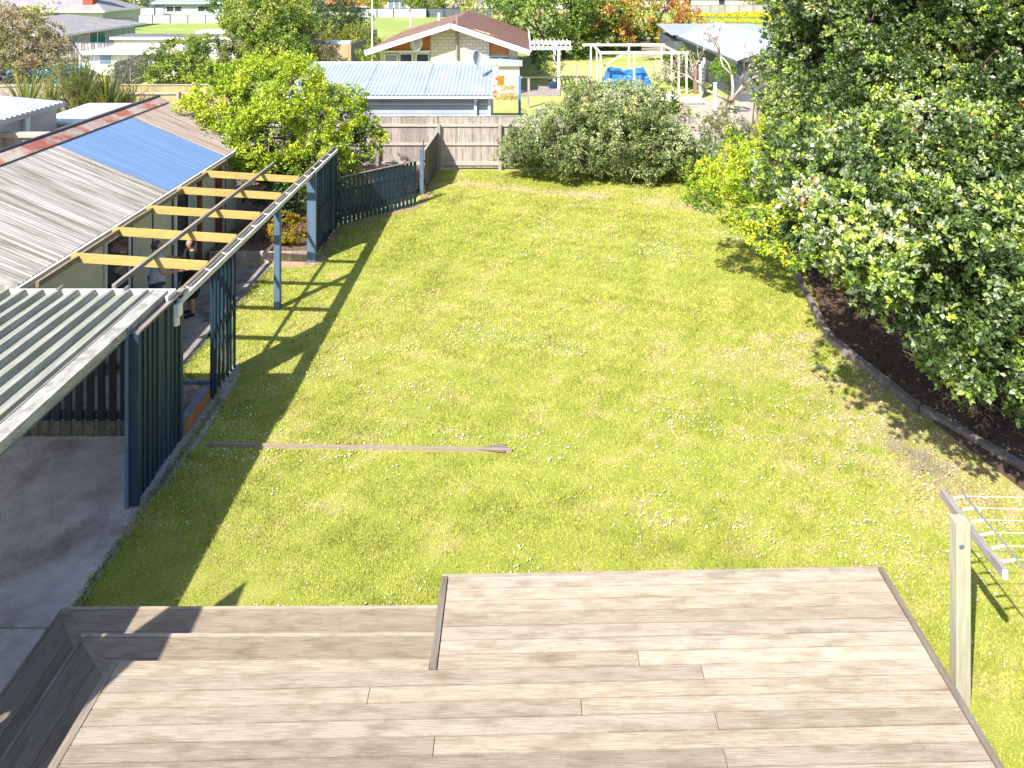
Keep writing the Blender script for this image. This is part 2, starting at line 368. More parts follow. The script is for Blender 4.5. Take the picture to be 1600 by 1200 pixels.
def in_lawn(x,y):
    ok=(x>left_edge(y)+.02)&(x<right_edge(y)-.06)
    ok&=~((y<7.58)&(x<-.86)&(x>-4.95)); ok&=~((y<7.68)&(x>-.9)&(x<3.98))
    ok&=~((np.abs(y-10.66+.03*(x+4.8))<.05)&(x<-.2))
    ok&=(x>-5.02)|(y>11)
    return ok
def sample(n,y0,y1,x0=-6.2,x1=9.6):
    x=RNG.uniform(x0,x1,n); y=RNG.uniform(y0,y1,n); k=in_lawn(x,y); 
    k&=(np.abs(x-.0)/(np.maximum(y,1))<.80)|(x<0); return x[k],y[k]
parts=[]
for (y0,y1,dens,ln,wd) in [(4.5,9,6200,.024,.0048),(9,13,3900,.027,.0062),(13,18,2100,.032,.009),(18,25.2,1250,.038,.012)]:
    x,y=sample(int(15.8*(y1-y0)*dens),y0,y1); n=len(x)
    P=np.stack([x,y,np.zeros(n)],1)
    tuft=fnoise(P+3,9)*.5+fnoise(P,2.2)*.35
    th=RNG.uniform(0,6.28,n); lean=RNG.uniform(.25,1.25,n); l=ln*(1+.35*tuft).clip(.45,2)*RNG.uniform(.6,1.4,n)
    edge=np.exp(-((x-left_edge(y))/.10)**2); l=l*(1+1.3*edge)
    w=wd*RNG.uniform(.7,1.4,n)
    dx=np.cos(th)*np.sin(lean); dy=np.sin(th)*np.sin(lean); dz=np.cos(lean)*.9+.1
    tip=P+np.stack([dx,dy,dz],1)*l[:,None]
    ps=RNG.uniform(0,6.28,n); sd=np.stack([np.cos(ps),np.sin(ps),ps*0],1)*w[:,None]
    Vv=np.stack([P-sd,P+sd,tip],1).reshape(-1,3)
    c=lawn_color(x,y); c=c*(1+RNG.normal(size=(n,1))*.26).clip(.4,1.8)
    straw=RNG.uniform(size=n)<(.05+.05*(c[:,0:1]>c[:,1:2]).ravel()); c[straw]=np.array([.50,.42,.19])*RNG.uniform(.7,1.2,(straw.sum(),1))
    c=c*(1-.12*tuft[:,None]).clip(.7,1.2)
    parts.append((Vv,np.repeat(c,3,0).clip(.01,.9)))
V=np.concatenate([p[0] for p in parts]); Cc=np.concatenate([p[1] for p in parts])
tag(npmesh('grass',V,np.arange(len(V)).reshape(-1,3),Cc,m_grass,nside=3),'short mown lawn grass filling the garden between the pergola and the trees','grass',kind='stuff')
print('grass blades',len(V)//3)

def discs(x,y,z,r,col,n=6,tilt=.35):
    m=len(x); t=np.arange(n)*2*math.pi/n
    tx=RNG.normal(size=m)*tilt; ty=RNG.normal(size=m)*tilt
    px=np.cos(t)[None]*r[:,None]; py=np.sin(t)[None]*r[:,None]
    Vx=x[:,None]+px; Vy=y[:,None]+py; Vz=z[:,None]+px*tx[:,None]+py*ty[:,None]
    return np.stack([Vx,Vy,Vz],-1).reshape(-1,3), np.arange(m*n).reshape(-1,n), np.repeat(col,n,0)
def flowers(n,thr,seed,y0=6,y1=25,bias=None):
    x,y=sample(n,y0,y1); P=np.stack([x,y,x*0],1)
    s=fnoise(P+seed,.8)*.42+fnoise(P+seed*2,3.2)*.5+RNG.normal(size=len(x))*.35
    if bias is not None: s=s+bias(x,y)
    k=s>thr; return x[k],y[k]
def dbias(x,y):
    return (.9*np.exp(-(((x-.6)/2.6)**2+((y-11)/1.5)**2))+.9*np.exp(-(((x+2.2)/1.1)**2+((y-12.1)/.3)**2))+1.3*np.exp(-(((x-2.8)/1.3)**2+((y-8.9)/1.0)**2))
       +1.0*np.exp(-(((x+4.7)/.6)**2+((y-9.9)/1)**2))+1.2*np.exp(-(((x-3.2)/1.6)**2+((y-22.9)/.6)**2))+.9*np.exp(-(((x-3.4)/1.2)**2+((y-18)/1.6)**2)))
x,y=flowers(52000,1.12,3.,bias=lambda x,y:dbias(x,y)*.55-.25*(y>14)+.15)
r=RNG.uniform(.007,.013,len(x))*(1+.02*(y-8)).clip(1,1.3)
col=np.array([.78,.76,.74])*RNG.uniform(.8,1.1,(len(x),1))
V,Fq,c=discs(x,y,np.full(len(x),.034),r,col)
tag(npmesh('daisies',V,Fq,c,m_petal,nside=6),'tiny white daisies scattered through the lawn','daisies',kind='stuff')
print('daisies',len(x))
x,y=flowers(20000,1.5,23.,bias=lambda x,y:.5*np.exp(-(((x+.5)/3)**2+((y-14)/3)**2)))
V,Fq,c=discs(x,y,np.full(len(x),.032),RNG.uniform(.008,.015,len(x)),np.array([.75,.52,.02])*RNG.uniform(.8,1.1,(len(x),1)))
tag(npmesh('buttercups',V,Fq,c,m_petal,nside=6),'small yellow flowers dotted about the lawn','flowers',kind='stuff')
n=5200; y=RNG.uniform(7.7,17,n); x=left_edge(y)-np.abs(RNG.normal(size=n))*.045; P=np.stack([x,y,np.full(n,.004)],1)
V,Fq,c=leaves(P,np.tile([0,0,1.],(n,1)),1,.055,.16,[((.16,.24,.03),3),((.30,.36,.06),3),((.45,.38,.18),1)],.7)
tag(npmesh('edge_grass',V,Fq,c,m_grass),'longer grass creeping over the edge of the concrete','grass',kind='stuff')
# fallen leaves on the right of the lawn, hay wisps on the left
x,y=sample(9000,6,13,1.5,9.5); k=RNG.uniform(size=len(x))<(1/(1+np.exp(-(x-(right_edge(y)-2.4))*1.5)))*.42; x,y=x[k],y[k]
P=np.stack([x,y,np.full(len(x),.03)],1)
V,Fq,c=leaves(P,np.tile([0,0,.25],(len(P),1)),1,.055,.42,[((.62,.52,.36),3),((.70,.66,.55),2),((.42,.27,.14),1)],1.2)
V[:,2]=V[:,2].clip(.022,.07)
tag(npmesh('fallen_leaves',V,Fq,c,m_litter),'dry pale leaves fallen on the lawn beside the sleeper edging','fallen leaves',kind='stuff')
mb=MB()
for i in range(300):
    u=random.random(); x=random.gauss(-4.15,.45); y=random.gauss(8.75,.45) if u<.7 else random.uniform(8,10.3)
    if x<-4.9 or y<7.65: continue
    t=random.uniform(0,3.1); L=random.uniform(.04,.15); z=random.uniform(.035,.06); s=random.uniform(.6,1.15); mb.col=(s,s,s*.95)
    p=Vector((x,y,z)); q=p+Vector((math.cos(t)*L,math.sin(t)*L,random.uniform(-.01,.01)))
    mb.bar(p,q,.002,.0015)
m_straw=M('dead straw',(.5,.38,.2),None,.9)
tag(mb.build('hay_wisps',m_straw),'dead straw wisps lying on the shaded grass by the concrete','straw',kind='stuff')

mb=MB(); mb.add([(-16,2,-.004),(-5.0,2,-.004),(-5.0,7.70,-.004),(-16,7.70,-.004),(-16,7.712,-.004),(-5.0,7.712,-.004),(-5.0,10.88,-.004),(-16,10.88,-.004)],[(0,1,2,3),(4,5,6,7)])
tag(mb.build('patio',m_conc),kind='structure')
mb=MB(); mb.prism([(-9,10.9),(-5.3,10.9),(-5.3,11.8),(-6.12,12.6),(-6.1,17.25),(-7.8,17.25),(-7.8,21),(-9,21)],-.006,.006)
tag(mb.build('path',m_path),kind='structure')
mb=MB(); mb.prism([(-5.17,9.2),(-5.02,9.1),(-4.90,10.9),(-5.0,12.5),(-5.2,12.95),(-5.32,10.9)],-.006,.016)
tag(mb.build('mowing_strip',m_rimc),kind='structure')
mb=MB(); mb.prism([(-6.1,17.02),(-5.05,17.02),(-4.9,17.5),(-5.0,17.9),(-6.1,17.3)],-.006,.014)
tag(mb.build('threshold_strip',M('clay path',(.46,.30,.2),(.34,.22,.15),.9,8,bump=.3)),kind='structure')
# bare earth below the far screen and fence
mb=MB(); mb.prism([(-5.12,17.6),(-4.95,17.6),(-4.95,19.6),(-3.05,21.3),(-2.9,23.2),(-3.1,23.2),(-3.25,21.4),(-5.15,19.8)],-.006,.012)
tag(mb.build('bare_earth',m_soil),kind='structure')

# garden bed of mulch on the right
kp=[(k.x,k.y) for k in KERB]
mb=MB(); mb.prism([(kp[5][0]+.03,kp[5][1]),(18,7.2),(18,25.2),(8.2,25.2),(7.0,21)]+[(a+.03,b) for a,b in kp[:5]],-.01,.06)
tag(mb.build('mulch_bed',m_mulch),kind='structure')
n=42000; x=RNG.uniform(5.9,14,n); y=RNG.uniform(7.2,21,n); k=x>right_edge(y)+.1; x,y=x[k],y[k]
P=np.stack([x,y,np.full(len(x),.065)],1)
V,Fq,c=leaves(P,np.tile([0,0,.15],(len(P),1)),1,.06,.4,[((.06,.038,.027),5),((.15,.095,.065),6),((.27,.18,.12),3),((.5,.38,.28),1.2)],1.2)
V[:,2]=V[:,2].clip(.062,.12)
tag(npmesh('mulch_chips',V,Fq,c,m_litter),'dark bark chips and dead leaves covering the garden bed','mulch',kind='stuff')
ferns=[(1470,600),(1520,625),(1495,560),(1560,650),(1440,575),(1590,690)]
# sleepers
sl=['long weathered sleeper edging the bed nearest the golden shrubs','middle weathered sleeper edging the mulch bed below the tree','weathered sleeper edging the bed at the right edge of the lawn']
for i,(a,b) in enumerate([(KERB[1]+Vector((-.12,.9,0)),KERB[2]),(KERB[2]+Vector((.02,-.03,0)),KERB[3]),(KERB[3]+Vector((.05,-.02,0)),KERB[5])]):
    t=thing('garden_sleeper',sl[i],'sleeper',a,'sleepers edging the garden bed'); mb=MB()
    d=(b-a).normalized(); nrm=Vector((-d.y,d.x,0)); segs=6
    for s in range(segs):
        p=a.lerp(b,s/segs); q=a.lerp(b,(s+1)/segs-.0005); v=random.uniform(.85,1.12); mb.col=(v,v,v)
        mb.bar(p+Vector((0,0,.065)),q+Vector((0,0,.065)),.115,.15)
    mb.build('sleeper_timber',m_sleeper,t)
    for s in (.06,.94):
        mb=MB(); p=a.lerp(b,s)-nrm*-.085; mb.box(p.x-.03,p.x+.03,p.y-.03,p.y+.03,-.05,.11); mb.build('peg',m_sleeper,t)

# plank set into the lawn
a=G(322,694,.02); b=G(737,702,.02)
t=thing('lawn_edging_board','long thin reddish timber edging board sunk into the lawn with a broader end piece','edging board',a)
mb=MB(); mb.bar(a+Vector((0,0,-.01)),b+Vector((.6,-.02,-.01)),.042,.06); mb.build('board',M('pinkish worn timber',(.36,.28,.235),(.24,.185,.15),.9,12,(1,4,4),.3),t)
mb=MB(); e=G(762,699,.03); mb.add([G(740,702,.035),G(789,707,.035),G(790,694,.035),G(762,696,.035),G(740,702,-.01),G(789,707,-.01),G(790,694,-.01),G(762,696,-.01)],[(0,1,2,3),(4,7,6,5),(0,4,5,1),(1,5,6,2),(2,6,7,3),(3,7,4,0)])
mb.build('end_board',M('dark worn timber',(.22,.17,.15),None,.9,12,(1,4,4),.3),t)

# ------------------------------------------------------------ deck
DZ=.74; TH=.028; PB=.1415; SL=.022
deck=thing('timber_deck','large weathered timber deck with two wrap around steps in the foreground','deck',(0,4,0))
joints=[(998,1030),(1098,1051),(909,1110),(1120,1127),(677,1172),(575,1090),(1135,1190)]
Y0=7.50
def dl(x,row): return Y0+SL*x-row*PB     # front edge of a board row at x
jr={}
for px_,py_ in joints:
    p=G(px_,py_,DZ); r=int((Y0+SL*p.x-p.y)/PB); jr.setdefault(r,[]).append(p.x)
mb=MB(); XR=3.84
for r in range(0,32):
    yy=dl(0,r)
    xl=-.78 if dl(-.8,r)>6.60 else -3.76
    cuts=[xl]+sorted(jr.get(r,[]))+[XR]
    if r>8 and len(cuts)==2: cuts=[xl,random.uniform(-2.5,2.8),XR] if r>11 else cuts
    for a,b in zip(cuts,cuts[1:]):
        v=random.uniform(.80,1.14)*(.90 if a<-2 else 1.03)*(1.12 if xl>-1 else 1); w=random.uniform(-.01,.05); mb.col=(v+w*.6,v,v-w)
        a2=a+.003; b2=b-.003
        nseg=max(1,int((b2-a2)/.8)); zo=random.uniform(-.0015,.0015)
        for s in range(nseg):
            p=a2+(b2-a2)*s/nseg; q=a2+(b2-a2)*(s+1)/nseg
            mb.hexa([(p,dl(p,r)-PB+.0125,DZ-TH),(q,dl(q,r)-PB+.0125,DZ-TH),(q,dl(q,r),DZ-TH),(p,dl(p,r),DZ-TH),
                     (p,dl(p,r)-PB+.0125,DZ+zo),(q,dl(q,r)-PB+.0125,DZ+zo),(q,dl(q,r),DZ+zo),(p,dl(p,r),DZ+zo)])
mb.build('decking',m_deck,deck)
mb=MB()
def edge(mb,p,q,w,z0,z1,v=1.0):
    mb.col=(v,v,v); mb.bar(Vector((p[0],p[1],(z0+z1)/2)),Vector((q[0],q[1],(z0+z1)/2)),w,z1-z0)
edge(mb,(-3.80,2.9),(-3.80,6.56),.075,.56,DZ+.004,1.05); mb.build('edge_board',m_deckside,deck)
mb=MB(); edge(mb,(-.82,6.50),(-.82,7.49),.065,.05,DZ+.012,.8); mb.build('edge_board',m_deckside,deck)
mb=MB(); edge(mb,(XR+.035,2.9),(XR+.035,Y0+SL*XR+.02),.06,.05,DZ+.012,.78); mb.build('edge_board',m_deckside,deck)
mb=MB(); edge(mb,(-.85,Y0+SL*-.85+.022),(XR+.06,Y0+SL*XR+.022),.036,.02,DZ+.003,1.02); mb.build('front_fascia',m_deck,deck)
mb=MB(); yn=[dl(-3.76,7)+.006,dl(-.86,7)+.006]; mb.col=(1.05,1.03,1.0)
mb.hexa([(-3.76,yn[0],DZ-TH),(-.86,yn[1],DZ-TH),(-.86,6.60,DZ-TH),(-3.76,6.58,DZ-TH),(-3.76,yn[0],DZ),(-.86,yn[1],DZ),(-.86,6.60,DZ),(-3.76,6.58,DZ)])
mb.col=(.7,.68,.66); mb.box(-3.76,-.86,6.52,6.56,.55,DZ-TH-.002); mb.build('nosing',m_deck,deck)
# solid near-black fill under the boards, painted-in shade for the gaps
m_void=M('under deck gap shade',(.05,.04,.03),None,.9)
mb=MB(); mb.box(-3.7,3.78,2.9,6.45,.05,DZ-TH-.004); mb.box(-.76,3.78,6.46,7.36,.05,DZ-TH-.004); mb.build('gap_shade',m_void,deck)
def step_set(y_out,y_in,x_out,x_in,z,xe,name):
    st=MB(); s2=MB(); n=2; nose=.035
    for i in range(n):
        f0=y_in+(y_out-nose-y_in)*i/n; f1=y_in+(y_out-nose-y_in)*(i+1)/n-.005
        g0=x_in+(x_out+nose-x_in)*i/n; g1=x_in+(x_out+nose-x_in)*(i+1)/n+.005
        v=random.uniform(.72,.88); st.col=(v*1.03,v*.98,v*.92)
        mit=lambda yy: x_in+(x_out-x_in)*(yy-y_in)/(y_out-y_in)
        st.prism([(mit(f0)+.05,f0),(xe,f0+.015),(xe,f1+.015),(mit(f1)+.05,f1)],z-TH,z)
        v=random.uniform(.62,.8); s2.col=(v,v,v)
        mx=lambda xx: y_in+(y_out-y_in)*(xx-x_in)/(x_out-x_in)
        s2.prism([(g1,2.9),(g0,2.9),(g0,mx(g0)-.05),(g1,mx(g1)-.05)],z-TH,z)
    st.col=(1.1,1.1,1.1); st.prism([(x_out,y_out-nose+.002),(xe,y_out-nose+.017),(xe,y_out+.015),(x_out-nose*0,y_out)],z-.03,z+.003)
    s2.col=(.85,.88,.9); s2.prism([(x_out,2.9),(x_out+nose,2.9),(x_out+nose,y_out-nose),(x_out,y_out-nose)],z-.03,z+.003)
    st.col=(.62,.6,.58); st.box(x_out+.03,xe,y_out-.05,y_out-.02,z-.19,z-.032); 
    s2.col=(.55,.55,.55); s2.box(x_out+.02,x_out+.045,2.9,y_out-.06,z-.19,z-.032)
    # mitre board along the diagonal
    st.col=(.72,.7,.68); d=Vector((x_out-x_in,y_out-y_in,0)); nn=Vector((-d.y,d.x,0)).normalized()*.042
    a=Vector((x_in,y_in,0)); b=Vector((x_out,y_out,0))+d.normalized()*-.05
    st.prism([tuple((a-nn)[:2]),tuple((a+nn)[:2]),tuple((b+nn)[:2]),tuple((b-nn)[:2])][::-1],z-TH,z+.004)
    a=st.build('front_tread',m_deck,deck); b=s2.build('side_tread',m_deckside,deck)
step_set(7.56,7.04,-4.93,-4.40,.36,-.85,'lower')
step_set(7.06,6.60,-4.40,-3.84,.54,-.85,'upper')
mb=MB(); mb.box(-4.85,-.87,6.6,7.48,.02,.32); mb.box(-4.3,-.87,6.5,6.98,.33,.50); mb.box(-4.85,-3.9,2.95,6.6,.02,.32); mb.box(-4.33,-3.9,2.95,6.5,.33,.5); mb.build('gap_shade',m_void,deck)  # same near-black fill below the treads, shade put into its colour

# ------------------------------------------------------------ sleepout with iron roof (left)
so=thing('sleepout','long low sleepout with weathered corrugated iron roof and one blue roof panel','building',(-8,15,0))
ZG,ZR,XG,XRg=2.35,3.50,-7.74,-10.5
dn=Vector((XG-XRg,0,ZG-ZR))
w=MB()
w.box(-8.02,-7.9,10.9,19.5,0,2.3); w.box(-13.1,-8.02,10.9,11.02,0,2.3); w.box(-13.1,-8.02,19.4,19.5,0,2.6); w.box(-13.1,-13,11.02,19.4,0,2.3)
wl=w.build('wall',m_cream,so)
for yy in (14.25,15.05,15.9,18.75): mb=MB(); mb.box(-7.9,-7.885,yy,yy+.035,0.02,2.25); mb.build('batten',m_darkline,wl)
def rp(y0,y1,mat,nm,par=so):
    mb=MB(); mb.corr((XRg,y0,ZR),(0,y1-y0,0),dn,.076,.013); return mb.build(nm,mat,par,smooth=True)
r1=rp(10.85,15.42,m_roof,'roof'); rp(15.42,18.32,m_blueroof,'blue_roof_panel'); rp(18.32,20.35,m_rooffar,'roof')
mb=MB(); mb.corr((XRg,10.85,ZR),(0,9.5,0),(-2.76,0,-1.15),.076,.013); mb.build('roof',m_roof,so,smooth=True)
mb=MB()
yy=10.85; u=dn.normalized(); nrm=Vector((-dn.z,0,dn.x)).normalized()
while yy<20.3:
    L=random.uniform(1.5,2.3); y1=min(yy+L,20.38); v=random.uniform(.8,1.25); mb.col=(v,v,v)
    p=Vector((XRg,0,ZR))+nrm*.018
    q=p+u*.34; mb.add([(p.x,yy,p.z),(p.x,y1,p.z),(q.x,y1,q.z),(q.x,yy,q.z),(p.x,yy,p.z+.01),(p.x,y1,p.z+.01),(q.x,y1,q.z+.01),(q.x,yy,q.z+.01)],[(4,5,6,7),(3,2,1,0),(2,3,7,6),(0,1,5,4),(0,4,7,3),(1,2,6,5)])
    yy=y1
mb.build('ridge_flashing',m_redflash,r1)
mb=MB(); mb.tube([(XRg-.03,10.8,ZR+.03),(XRg-.03,20.45,ZR+.03)],.05,8); mb.build('ridge_cap',m_darkline,r1)
mb=MB()  # lead edge drips under the flashing
k=int(9.4/.076); vs=[]
for i in range(k*2+1):
    y=10.87+i*.038; p=Vector((XRg,y,ZR))+nrm*.022; vs+=[p+u*.335,p+u*(.375 if i%2 else .345)]
mb.add(vs,[(2*i,2*i+1,2*i+3,2*i+2) for i in range(k*2)])
mb.build('flashing_lip',m_darkline,r1)
gt=MB(); gt.box(XG+.02,XG+.037,10.75,20.4,ZG-.10,ZG+.0); gt.box(XG-.07,XG+.035,10.75,20.4,ZG-.115,ZG-.1); gt.box(XG+.035,XG+.075,10.75,20.4,ZG-.014,ZG-.0)
gt.box(XG-.16,XG-.14,10.75,20.4,ZG-.2,ZG-.03)
gg=gt.build('gutter',m_gutter,so)
mb=MB(); mb.box(XG-.065,XG+.018,10.8,20.3,ZG-.098,ZG-.055); mb.build('silt',m_inner,gg)
mb=MB(); mb.box(-7.885,XG-.16,10.9,20.3,ZG-.13,ZG-.11); mb.build('soffit',m_cream,so)
mb=MB(); mb.add([(XG,10.80,ZG-.16),(XRg,10.80,ZR-.16),(XRg,10.80,ZR+.02),(XG,10.80,ZG+.02),(XG,10.86,ZG-.16),(XRg,10.86,ZR-.16),(XRg,10.86,ZR+.02),(XG,10.86,ZG+.02)],[(0,3,2,1),(4,5,6,7),(0,4,7,3),(1,2,6,5),(3,7,6,2),(0,1,5,4)]); mb.build('barge_board',m_trayedge,so)
def opening(parent,x,y0,y1,z0,z1,name,fm,pm,pn='pane',ft=.05):
    mb=MB(); mb.box(x,x+.04,y0,y0+ft,z0,z1); mb.box(x,x+.04,y1-ft,y1,z0,z1); mb.box(x,x+.04,y0+ft,y1-ft,z1-ft,z1); mb.box(x,x+.04,y0+ft,y1-ft,z0,z0+ft)
    f=mb.build(name,fm,parent); mb=MB(); mb.box(x,x+.015,y0+ft,y1-ft,z0+ft,z1-ft); mb.build(pn,pm,f); return f
opening(so,-7.895,13.3,14.15,.75,2.05,'window',m_white,m_glass)
opening(so,-7.895,16.0,16.6,.05,2.1,'door',m_darkline,m_glass)
opening(so,-7.895,16.62,17.02,.05,2.15,'door',m_white,m_greydoor,'panel',.03)
mb=MB(); mb.box(-7.895,-7.8,17.03,17.2,0,2.25); mb.build('door_post',m_brown,so)
mb=MB(); mb.box(-7.895,-7.8,18.15,18.35,0,2.25); mb.build('door_post',m_brown,so)
mb=MB(); mb.tube([(-7.83,15.93,.02),(-7.83,15.93,2.2)],.035,8); mb.build('downpipe',m_white,so)

# ------------------------------------------------------------ pergola
pg=thing('pergola','open timber pergola with honey coloured rafters along the sleepout and a silted gutter','pergola',(-5.2,15,0))
mb=MB(); mb.bar((-5.28,10.75,2.19),(-5.25,19.7,2.19),.05,.14); mb.build('outer_beam',m_beam,pg)
mb=MB(); mb.bar((-7.50,10.9,2.33),(-7.52,17.9,2.33),.05,.09); mb.build('house_rail',m_beam,pg)
mb=MB(); mb.bar((-6.20,10.7,2.385),(-6.20,17.6,2.36),.055,.07); mb.build('centre_rail',m_oldwood,pg)
mb=MB(); mb.bar((-7.55,17.75,2.25),(-5.3,17.75,2.1),.05,.08); 
for i,d in enumerate([11.9,13.1,14.3,15.55,16.8]):
    mb=MB(); v=random.uniform(.92,1.08); mb.col=(v,v,v); mb.bar((-7.62,d+.02,2.335),(-5.31,d,2.20),.045,.15,up=(0,0,1)); mb.build('rafter',m_rafter,pg)
def post(x,y,h,w,mat,par=pg,nm='post',w2=None):
    mb=MB(); mb.box(x-w/2,x+w/2,y-(w2 or w)/2,y+(w2 or w)/2,-.02,h); return mb.build(nm,mat,par)
post(-5.19,14.97,2.12,.125,m_bluepost); post(-5.16,17.32,2.2,.22,m_bluepost,w2=.1); post(-6.13,13.9,2.2,.1,m_bluepost) if False else None
# gutter on the outer beam
gt=MB(); x0=-5.24; ga,gb=10.62,19.5
def slab(x0,x1,z0,z1): gt.hexa([(x0-.03,ga,z0),(x1-.03,ga,z0),(x1,gb,z0),(x0,gb,z0),(x0-.03,ga,z1),(x1-.03,ga,z1),(x1,gb,z1),(x0,gb,z1)])
slab(-5.225,-5.215,2.15,2.235); slab(-5.215,-5.115,2.15,2.158); slab(-5.115,-5.10,2.15,2.245); slab(-5.10,-5.085,2.235,2.245)
gt.box(-5.255,-5.13,10.61,10.625,2.15,2.24)
gg=gt.build('gutter',m_gutter,pg)
mb=MB(); mb.hexa([(-5.24,10.65,2.158),(-5.148,10.65,2.158),(-5.118,19.4,2.158),(-5.212,19.4,2.158),(-5.24,10.65,2.185),(-5.148,10.65,2.185),(-5.118,19.4,2.185),(-5.212,19.4,2.185)]); mb.build('silt',m_inner,gg)
for i in range(13):
    y=11.0+i*.66; x=-5.195+(y-10.6)*.0033
    mb=MB(); mb.tube([(x-.07,y+.02,2.25),(x-.03,y,2.245),(x+.02,y-.02,2.235),(x+.08,y+.01,2.255)],.009,5); mb.build('bracket',m_white,gg)
mb=MB(); mb.box(-5.26,-5.12,10.50,10.64,2.0,2.2); mb.tube([(-5.18,10.55,2.02),(-5.18,10.55,1.88)],.055,10); mb.build('downpipe',m_white,gg)

# louvre screens -------------------------------------------------
def screen(label,y0,y1,n,h,x,ang,wd,gap=0,postw=0,top=None):
    t=thing('louvre_screen',label,'screen',(x,(y0+y1)/2,0),'dark blue louvre screens along the pergola')
    mb=MB()
    for i in range(n):
        y=y0+(y1-y0)*(i+.5)/n; v=random.uniform(.75,1.3); mb.col=(v,v,v)
        mb.obox(Vector((x+random.uniform(-.008,.008),y,h/2+.03+random.uniform(-.02,.02))),(.028,wd,h-.03),math.radians(ang+random.uniform(-2,2)),ry=random.uniform(-.004,.004))
    mb.build('slats',m_blue,t)
    mb=MB(); mb.box(x-.075,x-.045,y0,y1,h*.5,h*.5+.07); mb.build('rail',m_blue,t)
    if top: 
        mb=MB(); mb.col=(1,1,1); mb.bar((x,y0-.04,h+.035),(x,y1,h+.035),.10,.035); mb.build('top_rail',top,t)
    return t
s1=screen('nearest dark blue vertical louvre screen at the corner of the concrete patio',9.52,10.80,10,2.27,-5.2,9,.138,top=m_oldwood)
mb=MB(); mb.box(-5.30,-5.255,9.40,9.50,-.02,2.42); mb.build('post',m_bluepost,s1)
mb=MB(); mb.box(-5.25,-5.13,9.42,9.46,.02,2.30); mb.build('end_board',m_blue,s1)
s2=screen('dark blue louvre screen with pale slat edges in the middle of the pergola side',11.72,12.78,7,2.1,-5.19,38,.125)
s3=screen('tall dark blue louvre screen at the far end of the pergola beside the picket fence',17.45,19.75,15,2.2,-5.17,25,.16)
# low blue box frame
t=thing('timber_planter_edge','low blue topped raw timber edging between two louvre screens','timber edging',(-5.2,11.3,0))
mb=MB(); mb.bar((-5.2,10.86,.13),(-5.2,11.72,.13),.03,.26); mb.build('face_board',m_terra,t)
mb=MB(); mb.bar((-5.235,10.86,.275),(-5.235,11.72,.275),.10,.03); mb.bar((-6.2,11.95,.2),(-5.2,11.95,.2),.05,.06); mb.build('top_board',m_bluepost,t)

# carport ---------------------------------------------------------
cp=thing('carport','carport with lichened ribbed tray roof over the shaded concrete patio','carport',(-6.5,8,0))
mb=MB(); mb.corr((-9.5,10.55,2.33),(4.0,0,0),(0,-5.75,0),.262,.085,'tray'); rf=mb.build('roof',m_tray,cp)
mb=MB(); mb.box(-5.48,-5.27,4.8,10.5,2.405,2.425); mb.box(-5.29,-5.27,4.8,10.5,2.30,2.405); mb.build('edge_flashing',m_trayedge,rf)
mb=MB(); mb.box(-7.68,-5.2,10.56,10.60,2.24,2.40); mb.box(-5.24,-5.2,10.35,10.56,2.22,2.40); mb.build('fascia',m_white,cp)
for x in (-6.95,-5.95): mb=MB(); mb.box(x,x+.03,10.5,10.63,2.4,2.44); mb.build('clip',m_steel,cp)
mb=MB()
for y in (5.2,7.2,9.2,10.3): mb.box(-9.4,-5.46,y,y+.05,2.18,2.31)
mb.build('rafter',m_beam,cp)
mb=MB(); mb.bar((-5.40,4.85,2.25),(-5.40,10.45,2.25),.05,.15); mb.build('side_beam',m_bluepost,cp)
for y in (5.2,): 
    mb=MB(); mb.box(-5.5,-5.4,y,y+.1,-.02,2.15); mb.build('post',m_bluepost,cp)
# slatted fence at the back of the carport
t=thing('slatted_fence','dark slatted timber fence at the back of the carport under its roof','fence',(-7,10.85,0))
mb=MB(); x=-8.75; 
while x<-5.4:
    v=random.uniform(.7,1.4); mb.col=(v,v,v); mb.box(x,x+.108,10.82,10.84,.27,1.9); x+=.172
mb.build('slats',M('near black stained slat',(.020,.024,.03),(.012,.015,.02),.8,5,(3,3,.4)),t)
mb=MB(); x=-8.75
while x<-5.4:
    v=random.uniform(.8,1.2); mb.col=(v,v,v); mb.box(x,x+.108,10.82,10.84,.03,.268); x+=.172
mb.build('slat_feet',M('bare mossy timber',(.16,.15,.10),(.09,.085,.055),.9,10),t)
mb=MB(); mb.box(-8.75,-5.35,10.842,10.89,.28,.40); mb.box(-8.75,-5.35,10.842,10.89,1.05,1.12); mb.build('rail',m_blue,t)
# brick/log edging and bed with golden shrub under the pergola
t=thing('log_edging','row of short upright log edging holding the bed beyond the pergola patio','edging',(-6.5,17.35,0))
mb=MB(); x=-7.7
while x<-5.35:
    v=random.uniform(.75,1.2); mb.col=(v,v*.97,v*.93); mb.box(x,x+.15,17.36,17.44,-.02,.24+random.uniform(-.015,.015)); x+=.156
mb.build('logs',M('pale block edging',(.42,.37,.31),(.3,.26,.22),.9,8,bump=.3),t)
mb=MB(); mb.prism([(-7.8,17.45),(-5.3,17.45),(-5.3,20.5),(-3.4,22.2),(-3.2,25.3),(-12,25.3),(-12,20.4),(-7.8,20.4)],-.01,.16)
tag(mb.build('garden_soil',M('brown garden soil',(.19,.12,.085),(.10,.065,.045),.95,12,bump=.6)),kind='structure')
gold=[((.52,.36,.03),4),((.58,.46,.05),3),((.32,.26,.03),2),((.40,.2,.03),1)]
plant('golden_bush','small rounded golden leaved bush behind the blue pergola post','shrub',(-6.0,18.05,.15),[(-6.05,18.0,.62,.42),(-5.8,18.15,.55,.36),(-6.2,18.1,.5,.34)],gold,.035,.7,6,420,.03,px=False,mat=m_leafdull,gap=-1.3)
